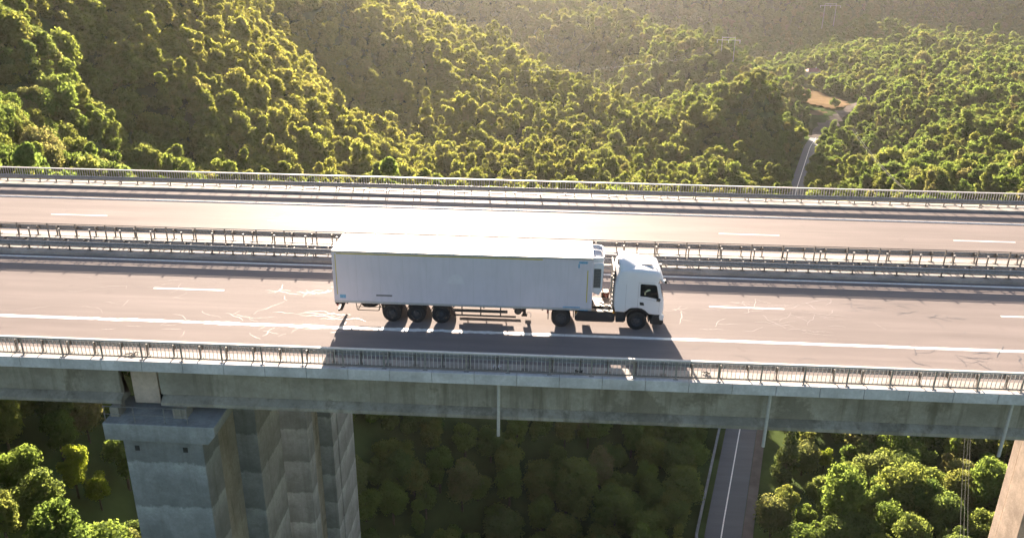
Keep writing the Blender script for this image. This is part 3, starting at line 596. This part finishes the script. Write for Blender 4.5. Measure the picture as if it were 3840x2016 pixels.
# door seams
sm = MB(); pts = [(15.98, 1.32), (15.98, 2.70), (16.9, 2.70)]
for a, b in zip(pts, pts[1:]): sm.tube([(a[0], Y-.001, a[1]), (b[0], Y-.001, b[1])], .006, 4)
for a, b in (((17.1, 1.05), (17.1, 1.78)), ((15.35, 1.2), (15.35, 2.6)), ((15.35, 1.2), (15.5, 1.08)), ((16.0, 1.9), (17.2, 1.62))): sm.tube([(a[0], Y-.001, a[1]), (b[0], Y-.001, b[1])], .005, 4)
sm.build('door_seam', M['grey'], tk)
sidepoly([(16.08, 1.62), (16.28, 1.60), (16.33, 1.43), (16.10, 1.45)], .008, .02).build('door_handle', M['dark'], tk)
# windscreen and grille, on the front
def frontquad(x0, z0, x1, z1, ya, yb, th=.02):
    return MB().add([(x0, ya, z0), (x0, yb, z0), (x1, yb, z1), (x1, ya, z1), (x0+th, ya+.0, z0), (x0+th, yb, z0), (x1+th, yb, z1), (x1+th, ya, z1)],
        [(0, 1, 2, 3), (4, 5, 6, 7), (0, 1, 5, 4), (1, 2, 6, 5), (2, 3, 7, 6), (3, 0, 4, 7)])
frontquad(17.285, 1.87, 16.985, 2.70, .17, 2.39).build('windscreen', M['glass'], tk, bevel=.01)
frontquad(17.36, 1.15, 17.345, 1.62, .45, 2.1).build('grille', M['dark'], tk)
m = MB()
for y in (.5, 1.2, 1.8): m.tube([(17.32, y, 1.88), (17.22, y+.5, 2.25)], .012, 4)
m.build('wiper', M['dark'], tk)
# sun visor
m = MB().prism([(17.1, 2.95), (17.30, 2.72), (17.31, 2.66), (17.27, 2.66), (17.06, 2.88)], .16, 2.40); m.build('sun_visor', M['white'], tk, bevel=.02)
# bumper and lamps
bu = MB().pillow([(16.72, .36), (17.30, .33), (17.40, .45), (17.38, .84), (17.30, .89), (16.78, .86), (16.68, .62)], [(.05, .05), (.08, .01), (.2, 0), (2.36, 0), (2.48, .01), (2.51, .05)], (17.05, .6)).build('bumper', M['dark'], tk, smooth=True)
for ya, yb in ((.04, .32), (2.24, 2.52)):
    MB().prism([(17.18, .62), (17.36, .60), (17.40, .84), (17.22, .94), (17.14, .84)], ya, yb).build('headlight', M['lamp'], bu, bevel=.02)
# front wheels
for (x, y, s) in ((16.0, .20, -1), (16.0, 2.36, 1)): wheel(tk, x, y, .52, .52, s, w=.31)
for (x, y, s) in ((12.02, .20, -1), (12.02, 2.36, 1)): wheel(tk, x, y, .52, .51, s, dual=True, w=.27)
m = MB()
for ang in range(8):
    pass
V = []
for q in range(13):
    a = math.pi*(-.04+1.08*q/12)
    for (y, rd) in ((.06, .60), (.5, .60), (.5, .66), (.06, .66)): V.append((16.0+rd*math.cos(a), y, .56+rd*math.sin(a)))
MB().add(V, [(4*i+j, 4*i+4+j, 4*i+4+(j+1) % 4, 4*i+(j+1) % 4) for i in range(12) for j in range(4)]+[(0, 1, 2, 3), (48, 51, 50, 49)]).build('wheel_arch', M['dark'], tk)
m = MB(); m.box(11.35, 12.7, .03, .6, .99, 1.02); m.box(11.32, 11.37, .04, .6, .45, 1.0); m.box(12.66, 12.7, .04, .6, .6, 1.0); m.build('mudguard', M['dark'], tk)
MB().box(11.28, 11.38, .05, .45, .78, .92).build('rear_lamp', M['red'], tk)
m = MB()
for y in (.86, 1.62): m.box(11.2, 17.0, y, y+.1, .62, .92)
m.box(12.02-.07, 12.02+.07, .4, 2.2, .45, .59); m.box(15.93, 16.07, .4, 2.2, .38, .52); m.box(13.0, 13.4, .9, 1.7, .35, .9); m.box(14.9, 16.6, .7, 1.9, .45, 1.0)
m.build('chassis', M['chassis'], tk)
MB().box(11.4, 12.8, .75, 1.85, .93, 1.0).build('fifth_wheel', M['chassis'], tk)
m = MB().pillow([(12.85, .36), (14.75, .36), (14.85, .45), (14.85, .86), (14.75, .95), (12.85, .95), (12.75, .86), (12.75, .45)], [(.10, .06), (.14, .0), (.55, 0), (.62, .05)], (13.8, .65)); m.build('fuel_tank', M['dark'], tk, smooth=True)
m = MB().box(14.9, 15.35, .08, .5, .40, .97); m.box(14.95, 15.3, .05, .1, .45, .6); m.build('step_box', M['dark'], tk, bevel=.02)
m = MB(); m.box(12.78, 12.85, .04, .09, .86, .92); m.box(14.72, 14.80, .02, .08, .93, 1.04); m.build('marker_lamp', M['amber'], tk)
m = MB().tube([(12.78, .1, .7), (12.9, .1, .93)], .03, 6); m.build('tank_strap', M['metal'], tk)
# catwalk and clutter between cab and trailer
m = MB(); rnd = random.Random(5)
m.box(13.72, 14.66, .70, 1.75, 1.0, 1.03); m.build('catwalk', M['metal'], tk)
m = MB()
for q in range(9):
    x = rnd.uniform(13.75, 14.3); y = .15+.2*q; m.tube([(x, y, 1.02+rnd.uniform(0, .08)), (x+rnd.uniform(.25, .4), y+rnd.uniform(-.08, .08), 1.02+rnd.uniform(0, .15))], .022, 5)
m.tube([(14.4, .25, 1.0), (14.45, .25, 1.25), (14.5, .5, 1.3), (14.5, .5, 1.0)], .02, 5)
m.build('pipework', M['metal'], tk)
MB().box(14.2, 14.6, 1.85, 2.35, .9, 1.3).build('battery_box', M['chassis'], tk, bevel=.02)
m = MB()
for y in (.95, 1.1, 1.3):
    P = [(14.70, y, 2.1)]
    for q in range(14): P.append((14.66-.04*q, y+.05*math.sin(q*1.9), 1.9-.62*math.sin(math.pi*q/15)+.02*q))
    P.append((13.7, y, 1.5)); m.tube(P, .016, 5)
m.build('air_hose', M['hose'], tk)
m = MB(); m.box(14.66, 14.73, .2, .3, 1.05, 2.5); m.box(14.55, 14.63, .26, .32, 2.0, 2.95)
for q in range(9): m.box(14.62, 14.69, .10, .22, 1.15+.24*q, 1.22+.24*q)
m.build('ladder', M['metal'], tk)
MB().box(14.67, 14.738, .34, 2.2, 1.1, 3.2).build('rear_wall', M['dark'], tk)
# roof deflector: arched shell open at the back
def arch(x, zt, zs, half=1.16):
    P = []
    for q in range(15):
        t = -1+2*q/14; P.append((x, 1.28+half*math.copysign(abs(t)**.85, t) if t else 1.28, zs+(zt-zs)*max(0, 1-abs(t)**3.2)**.6))
    return P
rows = [arch(14.93, 3.86, 3.22, 1.20), arch(15.2, 3.78, 3.25, 1.19), arch(15.55, 3.60, 3.28, 1.15), arch(15.85, 3.44, 3.30, 1.05), arch(16.0, 3.36, 3.32, .95)]
V = sum(rows, []); m = MB().add(V, [(j*15+i, j*15+i+1, (j+1)*15+i+1, (j+1)*15+i) for j in range(4) for i in range(14)])
de = m.build('roof_deflector', M['white'], tk, smooth=True); so = de.modifiers.new('solid', 'SOLIDIFY'); so.thickness = .03
m = MB().box(14.97, 15.0, .25, 2.3, 3.3, 3.62); m.box(14.90, 14.97, .35, 1.2, 3.36, 3.40); m.box(14.90, 14.97, .9, .96, 3.36, 3.66); m.build('deflector_frame', M['grey'], tk)
h = MB().box(16.1, 16.68, .75, 1.75, 3.40, 3.445).build('roof_hatch', M['grey'], tk, bevel=.015)
m = MB()
for y in (.36, 2.2): m.tube([(16.02, y, 3.38), (16.12, y, 3.45), (16.80, y, 3.40), (16.92, y, 3.31)], .014, 5)
m.build('roof_rail', M['dark'], tk)
# mirrors
for y0, y1, s in ((-.20, .0, -1), (2.56, 2.78, 1)):
    m = MB().box(17.02, 17.16, min(y0, y1), max(y0, y1), 1.72, 1.84) if s < 0 else MB().box(17.28, 17.42, y0, y1, 2.15, 2.75)
    if s < 0: m = MB().pillow([(16.93, 1.76), (17.10, 1.72), (17.14, 1.84), (17.02, 1.9)], [(-.12, .02), (-.08, 0), (.02, 0)], (17.04, 1.8))
    if s > 0: m.tube([(17.1, 2.5, 2.65), (17.3, 2.62, 2.7)], .03, 6)
    m.build('mirror', M['dark'], tk)
m = MB().pillow([(17.26, 2.60), (17.42, 2.56), (17.48, 2.66), (17.36, 2.76), (17.26, 2.72)], [(.30, .03), (.34, 0), (.48, 0), (.52, .03)], (17.36, 2.66)); m.build('front_mirror', M['dark'], tk)

# ---------------------------------------------------------------- litter on the walkway
def scrap(x, y, z, L, seed, label, mat='black', name='tyre_scrap'):
    rn = random.Random(seed); m = MB(); t = tag(bpy.data.objects.new('x', None))
    for q in range(5):
        P = []; a = rn.uniform(0, 6.28); px_, py_ = rn.uniform(-L/4, L/4), rn.uniform(-.06, .06)
        for i in range(8):
            P.append((x+px_, y+py_, z+.03+.05*abs(math.sin(i+q)))); px_ += math.cos(a)*L/12; py_ += math.sin(a)*.04; a += rn.uniform(-.8, .8)
        m.tube(P, [.008+.018*math.sin(math.pi*i/7) for i in range(8)], 5)
    o = m.build(name, M[mat], None); return tag(o, label, 'litter')
scrap(-8.7, -4.95, .15, .9, 3, 'tangled black tyre scrap on the walkway above the left pier')
scrap(18.9, -4.75, .15, .45, 4, 'curled dark tyre scrap on the walkway just right of the lorry shadow')
scrap(9.0, -4.8, .15, .5, 6, 'crumpled pale rag on the shaded walkway below the trailer', 'ghost', 'rag')
scrap(12.9, -5.1, .15, .5, 8, 'flat dark strip of rubber on the shaded walkway behind the tractor wheels')

# ---------------------------------------------------------------- pylons and wires
def pylon(px, ptop, d, zt, label, w=10.0):
    p = ray(px, ptop, d); x, y, z = p; g = float(hgt(np.array([x]), np.array([y]))[0]); t = thing('power_pylon', (x, y, g), label, 'pylon', 'power pylons on the hills')
    for s in (-1, 1): MB().tube([(x+s*w*.27, y, g-1), (x+s*w*.27, y, z+1.9)], [.22, .13], 6).build('mast', M['steelrail'], t)
    MB().box(x-w/2, x+w/2, y-.13, y+.13, z-.14, z+.14).build('crossarm', M['steelrail'], t)
    MB().box(x-w*.27, x+w*.27, y-.12, y+.12, z+1.35, z+1.6).build('top_bar', M['steelrail'], t)
    pts = []
    for s in (-.48, 0, .48): MB().tube([(x+s*w, y, z-.14), (x+s*w, y, z-1.75)], .13, 6).build('insulator', M['roofwhite'], t); pts.append((x+s*w, y, z-1.75))
    return pts
pA = pylon(2733, 151, 520, 0, 'nearer H-frame power pylon on the crest of the middle wooded hill', 13.6)
pB = pylon(3115, 22, 800, 0, 'farther H-frame power pylon against the dark hill at the top edge', 17.5)
def cable(a, b, sag, r_=.03):
    P = [(a[0]+(b[0]-a[0])*t, a[1]+(b[1]-a[1])*t, a[2]+(b[2]-a[2])*t-4*sag*t*(1-t)) for t in np.linspace(0, 1, 20)]; return MB().tube(P, r_, 4)
endL = ray(1950, 265, 330)
for n_, (a, lab) in enumerate(zip(pA, ('left', 'middle', 'right'))):
    m = cable(a, (endL[0]+3*n_, endL[1], endL[2]+1.0*n_), 5); tag(m.build('power_cable', M['wire']), 'sagging power cable running left from the %s insulator of the nearer pylon' % lab, 'cable', 'power cables')
q0 = [ray(3600+s, 2080, 75) for s in (0, 14, 30)]; q1 = [ray(3622+s, 1600, 120) for s in (0, 12, 20)]
for a, b, lab in zip(q0, q1, ('leftmost', 'middle', 'rightmost')):
    tag(cable(a, b, .8, .011).build('power_cable', M['wire']), '%s of the three thin cables hanging under the bridge at lower right' % lab, 'cable', 'cables under the bridge')
for k_, (a, b) in enumerate((((3200, 480), (3400, 715)), ((3196, 486), (3380, 702)))):
    tag(cable(ray(*a, 330), ray(*b, 180), 1.0, .022).build('power_cable', M['wire']), ('upper' if k_ == 0 else 'lower')+' of the two cables slanting over the trees right of the gravel junction', 'cable', 'cables over the woods')

# ---------------------------------------------------------------- houses
HOUSES = []
def house(px, py, d, w, dp, hh, rz, label, roofm='tile', wins=3):
    x, y = on_ground(px, py); d = math.hypot(x-CAM[0], y-CAM[1]); k_ = 1.0; HOUSES.append((x, y)); z = float(hgt(np.array([x]), np.array([y]))[0])+hh+1.6; t = thing('house', (x, y, z-hh-3), label, 'house', rz=0)
    c, s = math.cos(rz), math.sin(rz)
    def rot(m): m.v = [(x+(a-x)*c-(b-y)*s, y+(a-x)*s+(b-y)*c, e) for a, b, e in m.v]; return m
    rot(MB().box(x-w/2, x+w/2, y-dp/2, y+dp/2, z-hh-6, z)).build('wall', M['wall'], t)
    e = .6; rise = dp*.32
    rf_ = rot(MB().add([(x-w/2-e, y-dp/2-e, z), (x+w/2+e, y-dp/2-e, z), (x+w/2+e, y+dp/2+e, z), (x-w/2-e, y+dp/2+e, z), (x-w/2+1, y, z+rise), (x+w/2-1, y, z+rise)], [(0, 1, 5, 4), (1, 2, 5), (2, 3, 4, 5), (3, 0, 4), (3, 2, 1, 0)])).build('roof', M[roofm], t)
    for q in range(wins):
        xx = x-w/2+w*(q+.5)/wins; rot(MB().box(xx-.5, xx+.5, y-dp/2-.03, y-dp/2+.02, z-1.9, z-.8)).build('window', M['dark'], t)
    rot(MB().box(x+w*.2, x+w*.2+.6, y-.3, y+.3, z+rise*.4, z+rise+.7)).build('chimney', M['wall'], rf_)
house(3743, 181, 700, 8.5, 7, 3, .1, 'white house with a red tiled roof among trees at the upper right')
house(3795, 207, 690, 10, 6, 2.5, -.2, 'low grey-roofed shed just right of the white house', 'greyroof', 2)
house(3708, 186, 705, 5.5, 5, 2.2, .3, 'small outbuilding with a red roof just left of the white house', 'tile', 1)
house(3045, 290, 520, 8, 6, 2.2, .15, 'small red-roofed house half hidden by trees above the dry field', 'tile', 2)

# ---------------------------------------------------------------- trees
def crown_mesh(name, seed, n, leaf, rx, rz, mat, lobes=13, cone=False):
    rg = np.random.default_rng(seed); V = []; F = []
    L = []
    for i in range(lobes):
        if cone:
            f = (i+.5)/lobes; a = rg.uniform(0, 6.28); q = rx*(1-f)*.62; L.append((q*math.cos(a), q*math.sin(a), rz*2*f, rx*(.5*(1-f)+.12)))
        else:
            a = 2*math.pi*i/lobes*2.4+rg.uniform(-.4, .4); f = rg.uniform(0, 1); q = rx*.62*math.sqrt(1-(2*f-1)**2*.75)*rg.uniform(.6, 1.05)
            L.append((q*math.cos(a), q*math.sin(a), rz*(.35+1.3*f), rx*rg.uniform(.28, .46)))
    L = np.array(L); pick = rg.choice(len(L), n, p=(L[:, 3]**2)/(L[:, 3]**2).sum())
    d = rg.normal(size=(n, 3)); d[:, 2] = d[:, 2]+.35; d /= np.linalg.norm(d, axis=1)[:, None]
    rad = L[pick, 3]*rg.uniform(.70, 1.12, n); P = L[pick, :3]+d*rad[:, None]*np.array([1, 1, .85])
    nr = d+rg.normal(size=(n, 3))*.55; nr /= np.linalg.norm(nr, axis=1)[:, None]
    t = np.cross(nr, rg.normal(size=(n, 3))); t /= np.linalg.norm(t, axis=1)[:, None]; b = np.cross(nr, t); s = (leaf*rg.uniform(.5, 1.25, n))[:, None]
    quad = np.stack([P-t*s, P-b*s*.7, P+t*s, P+b*s*.7], 1).reshape(-1, 3)
    V = quad.tolist(); F = [(4*i, 4*i+1, 4*i+2, 4*i+3) for i in range(n)]
    for (x, y, z, q) in L:           # leafy inner lumps so crowns are not see-through
        k = len(V); q *= .72
        for a, bb in ((0, 1), (0, -1)): V.append((x, y, z+q*bb*.85))
        for i in range(6):
            for zz in (-.45, .45): V.append((x+q*.88*math.cos(i*1.047+zz), y+q*.88*math.sin(i*1.047+zz), z+q*zz))
        for i in range(6):
            a0, b0, a1, b1 = k+2+2*i, k+3+2*i, k+2+2*((i+1) % 6), k+3+2*((i+1) % 6); F += [(a0, a1, b1, b0), (b0, b1, k), (a1, a0, k+1)]
    me_ = bpy.data.meshes.new(name); me_.from_pydata(V, [], F); me_.materials.append(mat); return me_
CR = [crown_mesh('crown', 100+i, 1500, .30, 1*rx, rz, M['leafA'], lb) for i, (rx, rz, lb) in enumerate(((3.2, 2.6, 15), (2.8, 3.0, 14), (3.6, 2.4, 17), (2.5, 2.7, 12), (3.1, 3.4, 16), (2.2, 2.2, 10)))]
CR += [crown_mesh('crown', 140, 1500, .28, 1.9, 4.6, M['leafA'], 18), crown_mesh('crown', 141, 1700, .30, 4.0, 2.9, M['leafA'], 20)]
CRF = [crown_mesh('crown', 160+i, 4200, .185, rx, rz, M['leafA'], lb) for i, (rx, rz, lb) in enumerate(((3.2, 2.6, 24), (2.8, 3.0, 22), (3.6, 2.4, 28), (2.5, 2.7, 18), (3.1, 3.4, 26), (2.2, 2.2, 16)))]
BRIGHT = crown_mesh('crown', 300, 3600, .19, 2.6, 2.8, M['leafB'], 14)
CONE = crown_mesh('crown', 301, 1500, .30, 2.6, 5.0, M['leafC'], 22, True)
def trunk_mesh(seed, h, r_):
    rn = random.Random(seed); m = MB(); m.tube([(0, 0, -3), (rn.uniform(-.1, .1), 0, h*.5), (rn.uniform(-.2, .2), rn.uniform(-.2, .2), h*1.25)], [r_*1.3, r_, r_*.35], 7)
    for i in range(4):
        a = i*1.6+rn.random(); m.tube([(0, 0, h*.7+.2*i), (math.cos(a)*.9, math.sin(a)*.9, h+.5*i), (math.cos(a)*1.6, math.sin(a)*1.6, h+1+.5*i)], [r_*.5, r_*.3, r_*.12], 5)
    me_ = bpy.data.meshes.new('trunk'); me_.from_pydata(m.v, [], m.f); me_.materials.append(M['bark']); return me_
TR = [trunk_mesh(i, 3.4, .16) for i in range(4)]

rg = np.random.default_rng(42)
def scatter(d0, d1, step):
    pts = []
    X = np.arange(-620, 1100, step); Yv = np.arange(-30, 1750, step); A_, B_ = np.meshgrid(X, Yv)
    A_ = A_+rg.uniform(-.42, .42, A_.shape)*step; B_ = B_+rg.uniform(-.42, .42, B_.shape)*step; A_ = A_.ravel(); B_ = B_.ravel()
    d = np.hypot(A_-CAM[0], B_-CAM[1]); az = np.arctan2(A_-CAM[0], B_-CAM[1])-YAW
    k = (d >= d0) & (d < d1) & (np.abs(az) < R(40) if d0 > 120 else np.abs(az) < R(55)); return A_[k], B_[k]
TX, TY, TS = [], [], []
for d0, d1, st, sc in ((36, 150, 3.5, .84), (150, 420, 4.0, .88), (420, 760, 5.4, 1.12), (760, 1500, 7.6, 1.5)):
    a, b = scatter(d0, d1, st); TX.append(a); TY.append(b); TS.append(sc*rg.uniform(.55, 1.0, len(a))**1.0*np.where(rg.uniform(size=len(a)) < .25, 1.45, 1.1))
a, b = scatter(100, 300, 3.3); w_k = np.arctan2(a-CAM[0], b-CAM[1]) < R(-11); TX.append(a[w_k]); TY.append(b[w_k]); TS.append(.72*rg.uniform(.7, 1.35, w_k.sum()))
TX = np.concatenate(TX); TY = np.concatenate(TY); TS = np.concatenate(TS)
keep = np.ones(len(TX), bool)
rdx = TX-road_x(TY); keep &= ~((rdx > np.where(TY > 150, -4.2, -5.6)) & (rdx < np.where(TY > 150, 4.2, 6.4)) & (TY < 318))
keep &= ~((np.abs(TX+8) < 3.2) & (TY > -6) & (TY < 27)); keep &= ~((TX > 43.5) & (TX < 52) & (TY > -8) & (TY < 17))
rpx = np.array(ru[:6])
for a_, b_ in zip(rpx, rpx[1:]):
    ab = b_-a_; tt = np.clip(((TX-a_[0])*ab[0]+(TY-a_[1])*ab[1])/(ab@ab), 0, 1); keep &= np.hypot(TX-a_[0]-ab[0]*tt, TY+3-a_[1]-ab[1]*tt) > 6.5
for P in CLEAR:
    xs = [p[0] for p in P]; ys = [p[1] for p in P]; c_ = np.where((TX > min(xs)-2) & (TX < max(xs)+2) & (TY > min(ys)-36) & (TY < max(ys)+2))[0]
    cx_, cy_ = np.mean(xs), np.mean(ys)
    for i in c_:
        if inpoly(TX[i], TY[i]-1.5, P) or any(inpoly(TX[i]+.38*q, TY[i]+.92*q, P) for q in (5, 10, 16, 22, 28, 34)) and (i % 11): keep[i] = False
for hx, hy in HOUSES:
    ux, uy = (hx-CAM[0]), (hy-CAM[1]); L = math.hypot(ux, uy); ux /= L; uy /= L; al = (TX-hx)*ux+(TY-hy)*uy; ac = np.abs(-(TX-hx)*uy+(TY-hy)*ux); keep &= ~((al > -34) & (al < 9) & (ac < 6.5))
TX, TY, TS = TX[keep], TY[keep], TS[keep]
TZ = hgt(TX, TY)
topz = TZ+8*TS
keep = ~((TY > -8) & (TY < 27) & (topz > -4))
TX, TY, TS, TZ = TX[keep], TY[keep], TS[keep], TZ[keep]
# which trees show (screen position, not behind the deck), to make the largest ones things of their own
rel = np.c_[TX, TY, TZ+4.5*TS]-CAM; dep = rel@fw; sx = 1920+FPX*(rel@rr)/dep; sy = 1008-FPX*(rel@uu)/dep
deckbot = 1475+sx*.043; decktop = 640+sx*.028
vis = (dep > 0) & (sx > -60) & (sx < 3900) & (((sy > deckbot+10) & (sy < 2100)) | (sy < decktop+15) & (sy > -60))
PLC = [(275, 1765, 66, 75), (370, 1850, 65, 60), (2880, 1890, 88, 55), (2960, 1690, 105, 60), (3105, 1660, 112, 50)]
hide = np.zeros(len(TX), bool)
for a_, b_, d_, r_ in PLC: hide |= (np.abs(sx-a_) < r_+25) & (sy > b_-r_*.7) & (sy < b_+r_*2.6) & (dep < d_*1.25)
TX, TY, TS, TZ, sx, sy, dep, vis = [q[~hide] for q in (TX, TY, TS, TZ, sx, sy, dep, vis)]
size = np.where(vis, TS/np.maximum(dep, 1), 0)
order = np.argsort(-size); solo = set(order[:280].tolist())
def region(x_, y_):
    if y_ > 1300:
        if x_ < 900: return 'green broadleaf tree in the shaded wood left of the left pier', 'trees left of the left pier'
        if x_ < 2680: return 'dark broadleaf tree in the deep shade between the left pier and the lower road', 'trees in the shade under the bridge'
        return 'sunlit broadleaf tree right of the lower road below the bridge', 'trees right of the lower road'
    if x_ < 900: return 'broadleaf tree on the hazy left slope behind the far railing', 'trees on the left slope'
    if x_ < 2600: return 'broadleaf tree on the golden hillside just behind the far railing', 'trees on the golden hillside'
    return 'green broadleaf tree in the valley wood just behind the far railing at right', 'trees in the valley wood'
def put_tree(x_, y_, z_, s_, label, group, crown, kind='broadleaf_tree', rz=0, sz=1.0, th=.62, cat='tree'):
    t = thing(kind, (x_, y_, z_), label, cat, group); t.scale = (s_, s_, s_*sz); t.rotation_euler = (0, 0, rz)
    c = bpy.data.objects.new('crown', crown); COL.objects.link(c); c.parent = t; c.location = (0, 0, 1.6)
    k_ = bpy.data.objects.new('trunk', TR[int(rz*10) % 4]); COL.objects.link(k_); k_.parent = t
    return c
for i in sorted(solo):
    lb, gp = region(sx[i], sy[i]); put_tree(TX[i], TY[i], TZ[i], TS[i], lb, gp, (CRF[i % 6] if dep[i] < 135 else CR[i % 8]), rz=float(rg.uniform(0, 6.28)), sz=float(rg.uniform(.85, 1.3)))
def place(px, py, d, s_, label, crown, kind, sz=1.0, up=4.5):
    x_, y_, z_ = ray(px, py, d); h_ = float(hgt(np.array([x_]), np.array([y_]))[0]); g = z_-up*s_*sz
    if g > h_+.5:
        f_ = (g-h_)/max(1, CAM[2]-z_); x_ += (x_-CAM[0])*f_*.8; y_ += (y_-CAM[1])*f_*.8; g = float(hgt(np.array([x_]), np.array([y_]))[0])
    put_tree(x_, y_, g, s_, label, None, crown, kind, rz=px % 6, sz=sz)
place(275, 1765, 66, .62, 'bright yellow-green leafy tree left of the left pier', BRIGHT, 'broadleaf_tree', 1.25)
place(370, 1845, 65, .5, 'smaller yellow-green tree just right and below the bright one left of the left pier', BRIGHT, 'broadleaf_tree', 1.1)
place(2880, 1890, 88, .62, 'bright yellow-green bush beside the sunny verge of the lower road', BRIGHT, 'bush', 1.2, 2.5)
place(2960, 1690, 105, .85, 'drooping conifer right of the lower road just under the bridge', CONE, 'conifer_tree', 1.15, 4)
place(3105, 1660, 112, .62, 'round yellow-green tree right of the conifer under the bridge', BRIGHT, 'broadleaf_tree', 1.0)
# the rest of the forest: instanced from the same crowns on a point cloud
rest = np.array([i for i in range(len(TX)) if i not in solo]); print('forest', len(rest))
fm = bpy.data.meshes.new('forest'); fm.from_pydata(np.c_[TX, TY, TZ+1.2*TS][rest].tolist(), [], [])
at = fm.attributes.new('sc', 'FLOAT_VECTOR', 'POINT'); v3 = np.c_[TS[rest], TS[rest], TS[rest]*rg.uniform(.85, 1.35, len(rest))]; at.data.foreach_set('vector', v3.ravel().astype(np.float32))
at = fm.attributes.new('rt', 'FLOAT_VECTOR', 'POINT'); at.data.foreach_set('vector', np.c_[rg.uniform(-.12, .12, len(rest)), rg.uniform(-.12, .12, len(rest)), rg.uniform(0, 6.28, len(rest))].ravel().astype(np.float32))
at = fm.attributes.new('ix', 'INT', 'POINT'); at.data.foreach_set('value', rg.integers(0, 8, len(rest)).astype(np.int32))
fo = bpy.data.objects.new('forest', fm); COL.objects.link(fo); tag(fo, kind='stuff', label='dense broadleaf forest covering the hills and the valley floor', cat='forest')
ng = bpy.data.node_groups.new('forest', 'GeometryNodeTree'); ng.interface.new_socket('Geometry', in_out='INPUT', socket_type='NodeSocketGeometry'); ng.interface.new_socket('Geometry', in_out='OUTPUT', socket_type='NodeSocketGeometry')
gi = ng.nodes.new('NodeGroupInput'); gout = ng.nodes.new('NodeGroupOutput'); iop = ng.nodes.new('GeometryNodeInstanceOnPoints'); gj = ng.nodes.new('GeometryNodeGeometryToInstance')
srcs = []
for c in CR:
    src = next(o for o in bpy.data.objects if o.data == c); oi = ng.nodes.new('GeometryNodeObjectInfo'); oi.transform_space = 'ORIGINAL'; oi.inputs['Object'].default_value = src; srcs.append(oi)
for oi in reversed(srcs): ng.links.new(oi.outputs['Geometry'], gj.inputs[0])
def attr(nm, t):
    a = ng.nodes.new('GeometryNodeInputNamedAttribute'); a.data_type = t; a.inputs['Name'].default_value = nm; return a
ng.links.new(gi.outputs[0], iop.inputs['Points']); ng.links.new(gj.outputs[0], iop.inputs['Instance']); iop.inputs['Pick Instance'].default_value = True
ng.links.new(attr('ix', 'INT').outputs['Attribute'], iop.inputs['Instance Index']); ng.links.new(attr('rt', 'FLOAT_VECTOR').outputs['Attribute'], iop.inputs['Rotation']); ng.links.new(attr('sc', 'FLOAT_VECTOR').outputs['Attribute'], iop.inputs['Scale'])
ng.links.new(iop.outputs[0], gout.inputs[0]); gm = fo.modifiers.new('forest', 'NODES'); gm.node_group = ng

# ---------------------------------------------------------------- haze
print('ground', GZ.min(), GZ.max(), gx[0], gx[-1], gy[0], gy[-1])
hz = MB().box(gx[0]-5, gx[-1]+5, gy[0]-5, gy[-1]+5, min(GZ.min()-1.5, -80), GZ.max()+20).build('haze', None); tag(hz, kind='stuff')
hm = bpy.data.materials.new('haze'); hm.use_nodes = True; nt = hm.node_tree; nt.nodes.remove(nt.nodes['Principled BSDF'])
pv = nt.nodes.new('ShaderNodeVolumePrincipled'); pv.inputs['Color'].default_value = (.96, .93, .88, 1); pv.inputs['Density'].default_value = .00004; pv.inputs['Anisotropy'].default_value = .58
nt.links.new(pv.outputs[0], nt.nodes['Material Output'].inputs['Volume']); hz.data.materials.append(hm)
